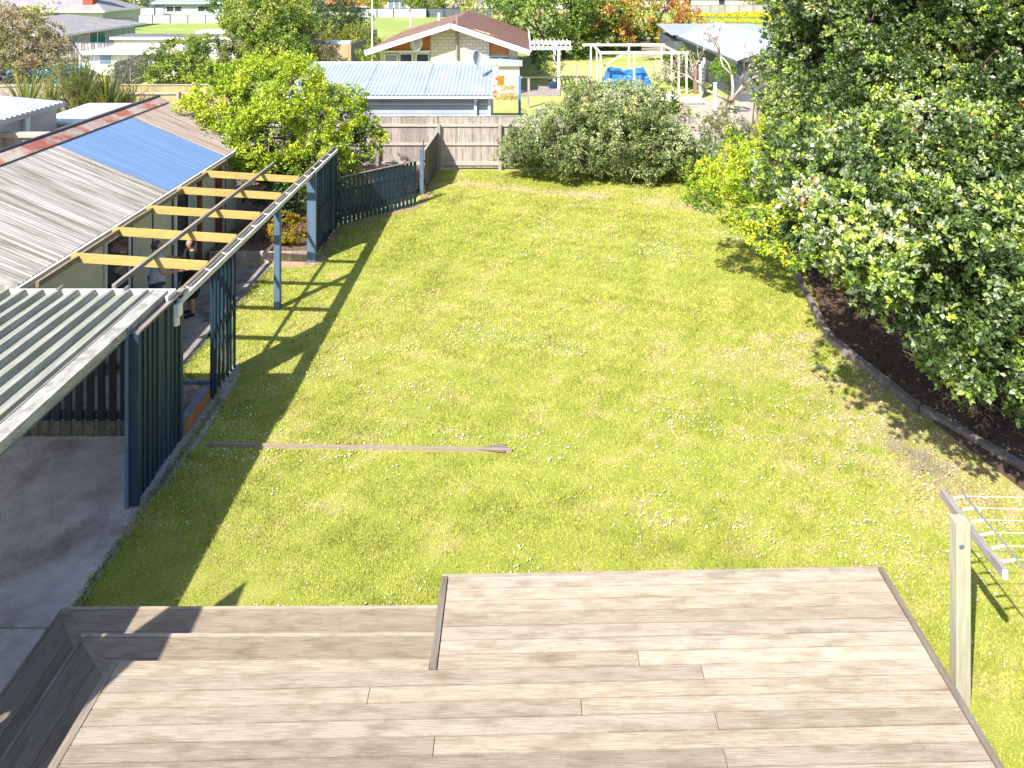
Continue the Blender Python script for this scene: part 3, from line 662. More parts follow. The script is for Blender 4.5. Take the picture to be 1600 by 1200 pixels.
plant('dry_twiggy_shrub','dry brown twiggy shrub in the bed behind the open pergola','shrub',(-7.0,18.3,.15),[(-6.95,18.3,.5,.42),(-7.25,18.4,.5,.35),(-6.6,18.3,.4,.3)],[((.16,.10,.06),3),((.24,.16,.09),2)],.035,.4,4,260,.03,px=False,mat=m_leafdull,gap=-.6)
plant('leafy_underplanting','dark leafy shrub under the yellow green tree beyond the pergola','shrub',(-6.3,20,.15),[(-6.2,20.0,1.1,.9),(-7.2,20.2,1.2,.8),(-5.8,19.8,1.0,.5)],[((.05,.10,.02),4),((.09,.17,.03),2)],.08,.5,5,90,.04,px=False)

# picket fence, far post and return panel -------------------------
A=Vector((-5.13,19.75,0)); B=Vector((-3.2,21.5,0))
t=thing('picket_fence','dark blue picket fence running diagonally from the louvre screen to the blue post','fence',A)
mb=MB(); n=19; d=(B-A); ang=math.atan2(d.y,d.x)
for i in range(n):
    p=A.lerp(B,(i+.5)/n); v=random.uniform(.7,1.3); mb.col=(v,v,v); mb.obox(p+Vector((0,0,.70+random.uniform(-.01,.01))),(.088,.02,1.32),ang)
mb.build('pickets',m_blue,t)
off=Vector((-d.y,d.x,0)).normalized()*.03
mb=MB(); mb.bar(A+off+Vector((0,0,.42)),B+off+Vector((0,0,.42)),.04,.08); mb.bar(A+off+Vector((0,0,.95)),B+off+Vector((0,0,.95)),.04,.08); mb.build('rail',m_blue,t)
mb=MB(); mb.bar(A+Vector((0,0,1.375)),B+Vector((0,0,1.375)),.06,.02); mb.build('capping',m_oldwood,t)
t=thing('fence_post','slate blue timber post standing alone between picket fence and paling panel','post',(-3.2,22.6,0))
post(-3.2,22.6,1.45,.12,m_bluepost,t,'post_shaft')
mb=MB(); mb.box(-3.17,-3.14,22.62,22.66,1.45,1.72); mb.build('stake',m_darkline,t)
A=Vector((-3.13,22.8,0)); B=Vector((-3.03,25.3,0))
t=thing('boundary_fence','grey unpainted paling panel running from the blue post to the back fence','fence panel',A)
mb=MB(); n=22
for i in range(n):
    p=A.lerp(B,(i+.5)/n); v=random.uniform(.7,1.1); mb.col=(v,v,v); h=1.36+.0*i; mb.obox(p+Vector((0,0,h/2)),(.02,.108,h),0)
mb.build('palings',M('dark weathered paling',(.20,.18,.17),(.11,.10,.09),.9,5,(4,4,.5)),t); mb=MB(); mb.bar(A+Vector((-.03,0,1.0)),B+Vector((-.03,0,1.0)),.04,.08); mb.bar(A+Vector((0,0,1.38)),B+Vector((0,0,1.38)),.07,.025); mb.build('rail',m_pal,t)

# back fence --------------------------------------------------------
bf=thing('paling_fence','tall weathered paling fence across the back of the lawn','fence',(0,25.4,0))
mb=MB(); x=-11.5; i=0
while x<6.2:
    v=random.uniform(.72,1.15); q=random.uniform(-.04,.05); mb.col=(v+q,v,v-q*.8); w=random.uniform(.092,.1)
    mb.box(x,x+w,25.42+.004*(i%2),25.44+.004*(i%2),.06,1.90+random.uniform(-.008,.012)); x+=w+.003; i+=1
mb.build('palings',m_pal,bf)
m_rail=M('weathered rail',(.50,.455,.41),(.36,.3,.25),.85,4,(.6,6,6),.25)
for z in (1.55,.88,.16):
    mb=MB(); mb.box(-11.5,6.25,25.37,25.418,z,z+.085 if z>.2 else z+.13); mb.build('rail',m_rail,bf)
mb=MB(); mb.box(-11.5,6.25,25.40,25.47,1.915,1.935); mb.build('capping',m_rail,bf)
x=-9.58
while x<6.3:
    mb=MB(); mb.box(x-.055,x+.055,25.27,25.366,-.05,1.64); mb.build('post',m_pal,bf); x+=2.2

t=thing('low_fence','low broken grey paling fence behind the golden shrubs','fence',(9,25.6,0)); mb=MB(); x=6.35
while x<12.5: v=random.uniform(.55,1.05); mb.col=(v,v,v); mb.box(x,x+.13,25.6,25.62,0,1.15+random.uniform(-.12,.12)); x+=.145
mb.build('palings',m_pal,t); mb=MB(); mb.box(6.3,12.5,25.55,25.595,.75,.83); mb.build('rail',m_rail,t)
mb=MB(); mb.prism([(5.2,26),(12.5,25.7),(12.5,38.3),(9.4,40),(7.5,38.5),(6.6,33)],-.01,.012)
tag(mb.build('dirt_track',M('dusty track',(.50,.40,.32),(.36,.28,.22),.95,3,bump=.4)),kind='structure')
# clothesline ---------------------------------------------------------
cl=thing('clothesline','fold down clothesline on a square timber post beside the deck','clothesline',(4.33,6.95,0))
m_post=M('pale pine post',(.43,.41,.30),(.31,.295,.21),.8,5,(6,6,.5),.2,stain=(.36,.36,.2),sscale=3,sth=(.55,.7),sstretch=(5,5,.6))
mb=MB(); w=.072; c=.016; x,y=4.33,6.95
mb.prism([(x-w,y-w+c),(x-w+c,y-w),(x+w-c,y-w),(x+w,y-w+c),(x+w,y+w-c),(x+w-c,y+w),(x-w+c,y+w),(x-w,y+w-c)],-.05,1.77); mb.build('post',m_post,cl)
m_arm=M('grey arm timber',(.33,.30,.29),(.17,.155,.15),.85,6,(6,.6,6),.3)
mb=MB(); mb.bar((4.43,6.46,1.66),(4.40,7.36,1.73),.045,.085); ar=mb.build('cross_arm',m_arm,cl)
mb=MB(); mb.col=(1,1,1); mb.bar((4.43,6.442,1.66),(4.43,6.459,1.66),.044,.082); mb.build('painted_end',m_gutter,ar)
mb=MB(); mb.tube([(4.60,6.42,1.72),(4.57,7.30,1.78)],.011,8); mb.build('rod',m_steel,cl)
for i in range(6):
    yy=6.53+i*.148; z=1.72+.007*i
    mb=MB(); mb.tube([(4.59,yy,z+.01),(5.6,yy,z-.012),(6.75,yy,z+.01)],.0032,5); mb.build('line',m_gutter,cl)
    mb=MB(); mb.bar((4.46,yy,z-.01),(4.58,yy,z+.012),.018,.012); mb.build('hook',m_white,cl)
mb=MB(); mb.tube([(6.75,6.42,1.72),(6.75,7.35,1.78)],.014,8); mb.build('rod',m_steel,cl)
mb=MB(); mb.box(6.85,7.0,6.85,7.0,-.05,1.77); mb.build('post',m_post,cl)
mb=MB(); mb.obox(Vector((4.29,6.862,1.58)),(.05,.02,.012),.4); mb.build('cleat',m_bluepost,cl)

# the house behind and to the left (its eave shades the steps)
hs=thing('house','pale house wing whose eaves shade the deck steps','house',(-8,0,0))
mb=MB(); mb.box(-12,-6.6,-6,3.2,0,3.7); mb.build('wall',m_cream,hs)
he=4.0; ex=-3.27-SA*he; ey=8.31-SB*he
mb=MB(); mb.prism([(-5.95,-6.5),(-5.80,3.0),(-5.68,3.5),(-5.47,3.92),(ex+.04,ey),(ex-3.2,ey-3.2*1.30),(-12.6,ey-5.5),(-12.6,-6.5)],he-.12,he); rr=mb.build('roof',m_greyroof,hs)
f=MB(); f.box(-6.6,-6.55,.5,2,1,2.2); f=f.build('window',m_white,hs); p=MB(); p.box(-6.55,-6.54,.56,1.94,1.06,2.14); p.build('pane',m_glass,f)

# ------------------------------------------------------------ people
def skin_body(name, J, E, mat, parent, root, sub=2):
    me=bpy.data.meshes.new(name); keys=list(J); o=world_of(parent)
    me.from_pydata([Vector(J[k][:3])-o for k in keys],[],[]); 
    me2=bpy.data.meshes.new(name); idx={k:i for i,k in enumerate(keys)}
    me2.from_pydata([Vector(J[k][:3])-o for k in keys],[(idx[a],idx[b]) for a,b in E],[])
    ob=bpy.data.objects.new(name,me2); C.objects.link(ob)
    sk=ob.modifiers.new('s','SKIN'); sk.use_smooth_shade=True
    lay=me2.skin_vertices[0] if me2.skin_vertices else None
    if lay is None:
        bm=bmesh.new(); bm.from_mesh(me2); bm.verts.layers.skin.verify(); bm.to_mesh(me2); bm.free(); lay=me2.skin_vertices[0]
    for i,k in enumerate(keys):
        r=J[k][3]; lay.data[i].radius=(r,J[k][4] if len(J[k])>4 else r); lay.data[i].use_root=(k==root)
    sb=ob.modifiers.new('d','SUBSURF'); sb.levels=sub; sb.render_levels=sub
    bpy.context.view_layer.update()
    dg=bpy.context.evaluated_depsgraph_get(); nm=bpy.data.meshes.new_from_object(ob.evaluated_get(dg))
    bpy.data.objects.remove(ob); nm.materials.clear(); nm.materials.append(mat)
    if not nm.color_attributes.get('col'):
        at=nm.color_attributes.new('col','FLOAT_COLOR','POINT'); at.data.foreach_set('color',np.ones(len(nm.vertices)*4,np.float32))
    nm.polygons.foreach_set('use_smooth',[True]*len(nm.polygons))
    o2=bpy.data.objects.new(name,nm); C.objects.link(o2); o2.parent=parent; return o2
def person(label, loc, face, hgt, pose, cloth, hairm, kind):
    root=thing('person',label,'person',loc); s=hgt/1.72; L=Vector(loc)
    fw=Vector((math.cos(face),math.sin(face),0)); rt=Vector((fw.y,-fw.x,0))
    def P(f,r,z): return L+(fw*f+rt*r)*s+Vector((0,0,z*s))
    J={};E=[]
    def j(k,f,r,z,rad,rad2=None):
        p=P(f,r,z); J[k]=(p.x,p.y,p.z,rad*s,(rad2 or rad)*s)
    j('pel',0,0,.93,.11); j('waist',0,0,1.08,.098); j('chest',.0,0,1.27,.108); j('neckb',0,0,1.40,.07); j('neck',.01,0,1.455,.052); j('jaw',.03,0,1.53,.066); j('head',.015,0,1.60,.088); j('top',.0,0,1.665,.06)
    E+=[('pel','waist'),('waist','chest'),('chest','neckb'),('neckb','neck'),('neck','jaw'),('jaw','head'),('head','top')]
    for sd,n in ((1,'r'),(-1,'l')):
        j('hip'+n,0,.085*sd,.88,.075); j('knee'+n,.02,.10*sd,.48,.055); j('calf'+n,-.01,.10*sd,.32,.052); j('ank'+n,-.02,.105*sd,.09,.034); j('heel'+n,-.03,.105*sd,.035,.03); j('toe'+n,.15,.12*sd,.025,.026)
        E+=[('pel','hip'+n),('hip'+n,'knee'+n),('knee'+n,'calf'+n),('calf'+n,'ank'+n),('ank'+n,'heel'+n),('heel'+n,'toe'+n)]
        e,h=pose[n]
        j('sh'+n,0,.175*sd,1.375,.052); j('el'+n,*e,.040); j('fa'+n,*[e[i]*.55+h[i]*.45 for i in range(3)],.038); j('wr'+n,*h,.027)
        E+=[('neckb','sh'+n),('sh'+n,'el'+n),('el'+n,'fa'+n),('fa'+n,'wr'+n)]
        d=(Vector(h)-Vector(e)).normalized(); q=Vector(h)+d*.075; j('palm'+n,*q,.034,.02); E.append(('wr'+n,'palm'+n))
        a=d.cross(Vector((0,0,1))); a=a.normalized() if a.length>.1 else Vector((1,0,0)); up=a.cross(d)
        for i in range(4):
            b=q+d*.04+a*(i-1.5)*.02; m1=b+d*.03*(1.1-abs(i-1.2)*.12)-up*.006; m2=m1+d*.022-up*.018
            j(f'f{n}{i}a',*b,.010); j(f'f{n}{i}b',*m1,.009); j(f'f{n}{i}c',*m2,.008)
            E+=[('palm'+n,f'f{n}{i}a'),(f'f{n}{i}a',f'f{n}{i}b'),(f'f{n}{i}b',f'f{n}{i}c')]
        b=q-d*.02+a*.04*sd; j(f't{n}a',*b,.012); j(f't{n}b',*(b+d*.035+a*.012*sd),.010); E+=[('palm'+n,f't{n}a'),(f't{n}a',f't{n}b')]
    body=skin_body('body',J,E,m_skin,root,'pel')
    # face features: nose, eyes, ears, lips kept small and set into the head
    mb=MB()
    hd=P(.015,0,1.61); 
    mb.tube([P(.085,0,1.60),P(.098,0,1.58),P(.106,0,1.565),P(.09,0,1.552)],[.006*s,.009*s,.013*s,.010*s],8); mb.build('nose',m_skin,root,smooth=True)
    mb=MB(); 
    for sd in (1,-1): mb=MB(); mb.tube([P(.082,.020*sd,1.605),P(.085,.032*sd,1.607),P(.078,.045*sd,1.605)],[.003*s,.007*s,.003*s],6); mb.build('eye',m_darkline,root)
    mb=MB(); mb.tube([P(.078,.022,1.522),P(.090,0,1.524),P(.078,-.022,1.522)],[.003*s,.006*s,.003*s],6); mb.build('lips',M('lips',(.4,.12,.1),None,.5),root)
    # hair cap
    bm=bmesh.new(); bmesh.ops.create_uvsphere(bm,u_segments=20,v_segments=14,radius=1)
    c=P(-.012,0,1.615) 
    for v in list(bm.verts):
        q=v.co; dirf=q.x
        if (dirf>.30 and q.z<.45) or (dirf>.05 and q.z<-.1 and kind!='woman') or (q.z<-.85 if kind=='woman' else q.z<-.5): v.tag=True
    bmesh.ops.delete(bm,geom=[v for v in bm.verts if v.tag],context='VERTS')
    vs=[]; 
    for v in bm.verts:
        n=v.co*(1+.03*math.sin(v.co.y*17+v.co.z*9)); w=c+(fw*n.x*.100+rt*n.y*.094)*s+Vector((0,0,n.z*(.092 if n.z>0 else .13)*s)); vs.append(w)
    hb=MB(); hb.add(vs,[tuple(v.index for v in f.verts) for f in bm.faces]) if not bm.verts.index_update() else None
    bm.free(); hb.build('hair',hairm,root,smooth=True)
    # clothes
    g={k:v for k,v in J.items()}
    def infl(keys,add):
        return {k:(J[k][0],J[k][1],J[k][2],J[k][3]+add*s,J[k][4]+add*s) for k in keys}
    if kind=='woman':
        K=infl(['pel','waist','chest'],.04); K['pel']=(*J['pel'][:3],.19*s,.19*s); p=P(.0,0,1.375); K['nb']=(p.x,p.y,p.z,.105*s,.105*s)
        p=P(0,0,.62); K['skirt']=(p.x,p.y,p.z,.21*s,.21*s); p=P(0,0,.32); K['hem']=(p.x,p.y,p.z,.22*s,.22*s)
        EE=[('pel','waist'),('waist','chest'),('chest','nb'),('pel','skirt'),('skirt','hem')]
        for n in 'rl':
            K['sh'+n]=(*J['sh'+n][:3],.078*s); m=[J['sh'+n][i]*.4+J['el'+n][i]*.6 for i in range(3)]; K['sl'+n]=(*m,.062*s); EE+=[('nb','sh'+n),('sh'+n,'sl'+n)]
        skin_body('dress',K,EE,m_black,root,'waist')
        sh=MB()
        for n in 'rl':
            h=Vector(J['heel'+n][:3]); tt=Vector(J['toe'+n][:3]); sh.tube([h+Vector((0,0,-.012)),(h+tt)/2+Vector((0,0,-.005)),tt+(tt-h)*.1],[.042*s,.046*s,.034*s],10)
        sh.build('shoes',m_black,root,smooth=True)
    else:
        K=infl(['pel','waist','chest'],.04); p=P(0,0,1.385); K['nb']=(p.x,p.y,p.z,.11*s,.11*s); p=P(0,0,.84); K['tail']=(p.x,p.y,p.z,.185*s,.185*s); K['pel']=(*J['pel'][:3],.165*s,.165*s); EE=[('tail','pel'),('pel','waist'),('waist','chest'),('chest','nb')]
        for n in 'rl':
            K['sh'+n]=(*J['sh'+n][:3],.078*s); m=[J['sh'+n][i]*.3+J['el'+n][i]*.7 for i in range(3)]; K['sl'+n]=(*m,.068*s); EE+=[('nb','sh'+n),('sh'+n,'sl'+n)]
        skin_body('shirt',K,EE,m_shirt,root,'waist')
        K={}; EE=[]; p=P(0,0,1.0); K['pel']=(p.x,p.y,p.z,.15*s,.15*s)
        for n in 'rl':
            for k,a in (('hip',.02),('knee',.03),('ank',.04)): K[k+n]=(*J[k+n][:3],J[k+n][3]+a*s)
            EE+=[('pel','hip'+n),('hip'+n,'knee'+n),('knee'+n,'ank'+n)]
        skin_body('trousers',K,EE,m_denim,root,'pel')
        sh=MB()
        for n in 'rl':
            h=Vector(J['heel'+n][:3]); tt=Vector(J['toe'+n][:3]); sh.tube([h,(h+tt)/2+Vector((0,0,.01)),tt+(tt-h)*.1],[.045*s,.05*s,.036*s],10)
        sh.build('shoes',m_black,root,smooth=True)
    return root
person('woman in a black short sleeved dress standing under the pergola with one hand raised',(-6.92,14.72,.0),math.radians(222),1.62,
       {'r':((.10,.27,1.17),(.30,.16,1.30)),'l':((.06,-.27,1.12),(.26,-.05,1.06))},None,m_hair,'woman')
person('short haired man in a pale blue shirt standing with his back turned under the pergola',(-7.38,14.25,.0),math.radians(35),1.74,
       {'r':((.05,.28,1.13),(.30,.2,1.08)),'l':((.04,-.28,1.12),(.25,-.16,1.05))},None,m_greyhair,'man')
#PART2
# ------------------------------------------------------------ trees and shrubs near
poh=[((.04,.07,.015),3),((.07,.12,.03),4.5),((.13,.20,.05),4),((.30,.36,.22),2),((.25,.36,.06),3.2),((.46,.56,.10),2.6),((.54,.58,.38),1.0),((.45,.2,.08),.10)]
T1=[(1310,30,17,1.7),(1270,150,16,1.3),(1262,85,16.5,1.0),(1292,280,9.8,.78),(1335,370,9.1,.72),(1268,335,9.2,.5),(1245,290,11.5,.42),(1440,395,9.3,.85),(1400,330,10,.8),(1430,250,11.5,1.3),(1400,130,13.5,1.6),(1445,0,15,1.9),(1375,425,8.9,.5),(1340,200,13.5,1.1)]
T2=[(1565,505,9.0,.85),(1560,340,10.5,1.25),(1640,420,10,1.5),(1560,60,13,1.5),(1610,-10,14,2),(1490,475,8.8,.5),(1450,445,9,.5),(1620,230,11,1.3),(1600,590,8.7,.45),(1740,300,11,1.9),(1500,60,14,1.2)]
T1=[(*GD(*l[:3]),l[3]) for l in T1]+[(7.4,15,7.6,2.0),(9.8,15,8.2,2.3),(8.6,13,7.2,1.6)]
T2=[(*GD(*l[:3]),l[3]) for l in T2]+[(12.5,18.5,3.5,2.2),(13.5,20.5,5.5,2.4),(11.5,19,5.8,2.0),(14.5,18,4,2.4),(10.2,19.5,3.2,1.6),(10.5,20.5,5.2,1.7),(15,22,3,2.5),(11.5,17.5,1.6,1.3),(13,16.5,1.8,1.5),(11.5,13,7.8,2.4),(13,15.5,7,2.8),(12.5,11.5,5,2.4)]
def clumps(L,seed,keep=1.0):      # break each limb mass into separate leafy clumps with hollows between
    rnd=random.Random(seed); out=[]
    for (x,y,z,r) in L:
        m=max(5,int(15*r*r)); out.append((x,y,z,r*.62))
        for i in range(m):
            u=rnd.uniform(-1,1); t=rnd.uniform(0,6.283); q=math.sqrt(1-u*u); rr=rnd.uniform(.24,.42)*(.7+.3*r)
            k=r*rnd.uniform(.62,.92)
            out.append((x+k*q*math.cos(t),y+k*q*math.sin(t),max(z+k*u*.85,rr*.6+.2),rr))
    return out
T1,T2=clumps(T1,3),clumps(T2,4)
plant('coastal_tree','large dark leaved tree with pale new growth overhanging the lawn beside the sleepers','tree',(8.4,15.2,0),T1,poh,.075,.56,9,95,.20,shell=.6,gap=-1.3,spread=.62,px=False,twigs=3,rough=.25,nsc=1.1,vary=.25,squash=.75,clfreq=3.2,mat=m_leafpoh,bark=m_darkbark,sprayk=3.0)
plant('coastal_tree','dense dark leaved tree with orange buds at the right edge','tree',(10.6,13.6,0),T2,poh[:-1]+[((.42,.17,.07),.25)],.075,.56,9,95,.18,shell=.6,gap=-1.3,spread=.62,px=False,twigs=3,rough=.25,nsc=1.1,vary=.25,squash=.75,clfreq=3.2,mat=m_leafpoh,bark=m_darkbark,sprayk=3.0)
yg=[((.16,.26,.03),2),((.36,.50,.035),3),((.52,.62,.045),4),((.68,.70,.07),3)]
plant('golden_maple','bright yellow green shrub spilling over the lawn beside the grey green shrub','shrub',(6.9,17.6,0),[(1132,288,15.8,.62),(1190,240,16.6,.9),(1103,310,15.3,.30),(1085,305,15.4,.2),(1150,325,15.5,.42),(1200,300,16,.8),(1165,350,15.2,.25),(1165,265,17.5,.7),(1185,205,18,.6),(1218,185,18,.6),(1160,238,18,.45),(1110,285,16.5,.4)],yg,.07,.42,6,150,.05,group='golden shrubs along the right side',shell=.5,squash=.7,mat=m_leafdull,rough=.3)
plant('golden_maple','bright yellow green shrub tucked under the left side of the big tree','shrub',(7.5,16.6,0),[(1215,345,15.4,.6),(1200,372,14.9,.30),(1245,392,14.8,.36),(1275,345,15.5,.8),(1235,300,17,.8),(1320,420,14.6,.4)],yg,.07,.42,6,165,.05,group='golden shrubs along the right side',shell=.5,squash=.7,mat=m_leafdull,rough=.3)
plant('golden_maple','tall golden shrub rising between the bare tree and the big tree','shrub',(7.6,22.6,0),[(1225,190,22,.8),(1190,130,23,.4),(1240,130,22,.6),(1245,230,21,1.0)],[((.42,.40,.03),4),((.5,.34,.04),1.5),((.2,.25,.03),3),((.35,.38,.25),1)],.085,.42,6,105,.06,group='golden shrubs along the right side',shell=.5,mat=m_leafdull,rough=.3)
gg_=[((.10,.14,.04),2.5),((.34,.27,.18),.8),((.20,.27,.08),4.5),((.33,.40,.14),4),((.52,.55,.33),2.5)]
plant('grey_green_shrub','very large grey green shrub mass in front of the back fence','shrub',(2.6,24.4,0),[(858,222,24,1.2),(930,172,24.8,1.1),(960,225,24.1,1.2),(1040,230,24,1.15),(995,175,24.8,1.15),(900,248,23.8,.8),(1070,250,23.8,.75),(812,235,24.2,.6),(1010,252,23.7,.75),(955,152,25,.65)],gg_,.075,.5,7,190,.05,shell=.4,stems=4,rough=.3,gap=-1.2,mat=m_leafdull,clfreq=3)
plant('green_bush','small bright green bush behind the right end of the grey green shrub','shrub',(5.4,26.2,0),[(1040,165,26.2,.6),(1010,155,26.4,.45),(1065,185,26,.4)],[((.16,.30,.02),4),((.26,.38,.04),3),((.06,.12,.02),2)],.08,.5,6,110,.06,shell=.5)
plant('weedy_bush','sparse dry weedy bush between the back fence and the bare tree','shrub',(7.2,26,0),[(1110,200,26,.7),(1140,185,27,.7),(1160,215,25.8,.6),(1125,225,25.8,.6),(1185,200,26,.6)],[((.07,.12,.03),3),((.14,.24,.04),4),((.24,.34,.06),2),((.34,.27,.17),1.2)],.08,.4,5,110,.04,shell=.8,gap=-.7,twigs=8,bark=m_palebark)
plant('weedy_bush','bright green creeper sprouting through the fence left of the golden shrub','shrub',(6.6,24.9,0),[(1105,235,24.6,.35),(1145,225,24.7,.4),(1120,255,24.3,.3)],[((.16,.34,.02),4),((.08,.16,.02),2)],.09,.5,5,90,.03,shell=.7,twigs=5)
yt=[((.12,.20,.02),2.5),((.25,.38,.03),3.5),((.42,.54,.035),4),((.60,.65,.06),3)]
plant('yellow_green_tree','round yellow green tree overhanging the far end of the pergola','tree',(-6.9,21,0),[(435,155,21.0,1.4),(360,185,20.6,1.15),(318,185,20.2,.75),(500,185,21.2,1.3),(545,212,21.3,.9),(420,215,20.1,1.2),(475,240,20.4,.95),(390,240,19.6,.65),(340,222,19.7,.55),(525,262,20.8,.65),(550,165,21.6,.5),(455,125,21.5,.8),(385,135,21.2,.8),(345,120,21.4,.3),(305,200,20,.35)],yt,.08,.5,7,185,.14,shell=.42,gap=-1.2,rough=.35,twigs=6,nsc=1.4)
for i,(a,b) in enumerate(((1480,600),(1525,640),(1455,565),(1570,615))):
    p=G(a,b,.06); lb=['dry brown fern clump in the mulch bed nearest its middle','dry brown fern clump in the mulch nearest the sleepers','dry brown fern clump in the mulch under the hanging orange buds','dry brown fern clump at the right edge of the mulch bed'][i]
    plant('dry_fern',lb,'fern',p,[(p.x,p.y,.22,.34),(p.x+.25,p.y+.2,.25,.28)],[((.30,.18,.09),3),((.46,.33,.20),2),((.14,.08,.05),3)],.16,.16,6,95,.02,px=False,mat=m_litter,shell=.8,group='dry ferns in the mulch bed')
for i,(a,b) in enumerate(((1540,625),(1585,665))):
    p=G(a,b,.06); plant('weed',['small fresh green weed among the dry ferns','small green weed at the right edge of the bed'][i],'weed',p,[(p.x,p.y,.15,.13)],[((.10,.24,.04),3)],.09,.4,5,260,.015,px=False)

# bare tree -----------------------------------------------------------
def bare_tree(name,label,base,h,lean,r0,seed,group=None,depth=5,mat=None):
    rnd=random.Random(seed); t=thing(name,label,'tree',base,group); tr=MB(); tw=MB()
    def rec(p,d,L,r,k):
        q=p+d*L; m=(p+q)/2+Vector([rnd.gauss(0,1) for _ in range(3)])*L*.07
        (tr if k>=depth-1 else tw).tube([p,m,q],[r,r*.85,r*.7],5)
        if k==0: return
        for i in range(rnd.choice((2,3,3))):
            nd=(d+Vector([rnd.gauss(0,1)*.55 for _ in range(2)]+[rnd.gauss(.12,.35)])).normalized(); rec(q,nd,L*rnd.uniform(.6,.85),r*.62,k-1)
    rec(Vector(base),Vector(lean).normalized(),h,r0,depth)
    tr.build('trunk',mat or m_palebark,t,smooth=True); tw.build('branches',mat or m_palebark,t,smooth=True)
bare_tree('bare_tree','leafless pale branched tree beyond the fence in front of the silver roofed shed',(9.0,29.3,0),1.65,(-.15,0,1),.12,5,'leafless pale trees beyond the fence')
bare_tree('bare_tree','small leafless pale tree leaning beside the white pergola frame',(6.2,31,0),.75,(-.5,0,1),.07,8,'leafless pale trees beyond the fence',4)
bare_tree('bare_tree','leafless pale tree left of the tallest one before the shed doorway',(7.9,33.5,0),1.15,(-.3,0,1),.07,12,'leafless pale trees beyond the fence',4)

# ------------------------------------------------------------ neighbour's garage (grey)
gr=thing('garage','grey weatherboard garage with pale corrugated iron roof just behind the back fence','garage',(-5,30,0))
mb=MB(); mb.box(-8.9,-1.32,27.75,33,0,2.2)
for z in np.arange(.1,2.1,.16): mb.box(-8.9,-1.3,27.735,27.755,z,z+.13)
mb.build('wall',m_weatherb,gr)
mb=MB(); mb.corr((-9.15,30.5,3.18),(8.05,0,0),(0,-3.1,-.86),.16,.016); r=mb.build('roof',m_bluepipe,gr,smooth=True)
mb=MB(); mb.corr((-9.15,30.5,3.18),(8.05,0,0),(0,3.1,-.86),.16,.016); mb.build('roof',m_bluepipe,gr,smooth=True)
mb=MB(); 
for x in (-7.4,-6.2,-5.0,-3.8,-2.6): mb.bar((x,27.42,2.345),(x,30.5,3.2),.02,.012)
mb.build('lap_joint',M('lap joint',(.38,.41,.44),None,.6),r)
mb=MB(); mb.box(-9.17,-1.08,30.4,30.6,3.17,3.215); mb.build('ridge_cap',m_white,r)
mb=MB(); mb.box(-9.15,-1.1,27.32,27.42,2.2,2.29); mb.build('gutter',m_white,gr)
mb=MB(); mb.bar((-1.06,27.35,2.30),(-1.06,30.5,3.19),.14,.10); mb.build('barge_flashing',M('rust spotted flashing',(.75,.74,.72),None,.6,3,stain=(.50,.10,.03),sscale=2.6,sth=(.5,.53)),gr)
mb=MB(); mb.box(-1.86,-1.76,27.6,27.7,0,2.2); mb.box(-1.32,-1.22,27.6,27.7,0,2.25); mb.build('downpipe',m_white,gr)
def dish(par_label,p,r,face,cat='satellite dish',name='satellite_dish',dark=False,foot=None):
    t=thing(name,par_label,cat,p); p=Vector(p); f=Vector(face).normalized(); u=Vector((0,0,1)); a=f.cross(u).normalized(); u=a.cross(f)
    mb=MB(); vs=[p-f*.0]; n=16; rings=3
    V=[tuple(p)];Fa=[]
    for k in range(1,rings+1):
        for i in range(n):
            th=2*math.pi*i/n; q=p+(a*math.cos(th)*.8+u*math.sin(th))*r*k/rings+f*(.22*r*(k/rings)**2); V.append(tuple(q))
    for i in range(n): Fa.append((0,1+i,1+(i+1)%n))
    for k in range(rings-1):
        for i in range(n): Fa.append((1+k*n+i,1+(k+1)*n+i,1+(k+1)*n+(i+1)%n,1+k*n+(i+1)%n))
    mb.add(V,Fa); 
    o=mb.build('reflector',M('dish grey',(.38,.42,.46) if dark else (.6,.65,.7),None,.4),t,smooth=True)
    mb=MB(); R=[p+(a*math.cos(th)*.8+u*math.sin(th))*r+f*(.22*r) for th in [2*math.pi*i/24 for i in range(25)]]; mb.tube(R,.022*r/.4,5,False); mb.build('rim',m_white,t)
    mb=MB(); mb.tube([p-u*r*.9+f*.1,p+f*r*1.1],.015,5); mb.obox(p+f*r*1.1,(.07,.07,.07)); mb.build('feed_arm',m_white,t)
    mb=MB(); ft=Vector(foot) if foot else p-Vector((0,0,.5)); mb.tube([p-f*.03,ft],.022,6); mb.build('bracket',m_steel,t)
dish('tall grey satellite dish standing on the pale garage roof',GD(744,92,28.9),.35,(.75,-.6,.25),dark=True,foot=GD(747,110,29.1))
# neighbour's blue rail fence, white chair glimpse
t=thing('rail_fence','open timber rail fence with a blue end post beyond the back fence','fence',(2,36,0))
mb=MB(); p=GD(812,118,33); mb.box(p.x-.06,p.x+.06,32.94,33.06,0,p.z); mb.build('blue_post',m_powder,t)
for (x,yt_,yb) in ((826,122,168),(901,101,142),(918,119,145)):
    b=G(x,yb); tz=GD(x,yt_,b.y).z; mb=MB(); mb.box(b.x-.06,b.x+.06,b.y-.06,b.y+.06,0,tz); mb.build('post',m_pal,t)
mb=MB(); a=GD(815,121,34); b=GD(925,121,42); mb.bar(a,b,.05,.07); mb.build('rail',m_rail,t)
t=thing('garden_chair','white slatted garden chair half hidden by the garage corner','chair',(-.95,28.6,0))
mb=MB()
for i in range(4): mb.box(-1.0,-.55,28.5+i*.11,28.58+i*.11,.42,.44)
mb.build('seat',m_white,t)
mb=MB()
for z in (.62,.74,.86,.97): mb.bar((-1.02,28.95,z),(-.5,28.95,z),.02,.05)
mb.build('backrest',m_white,t)
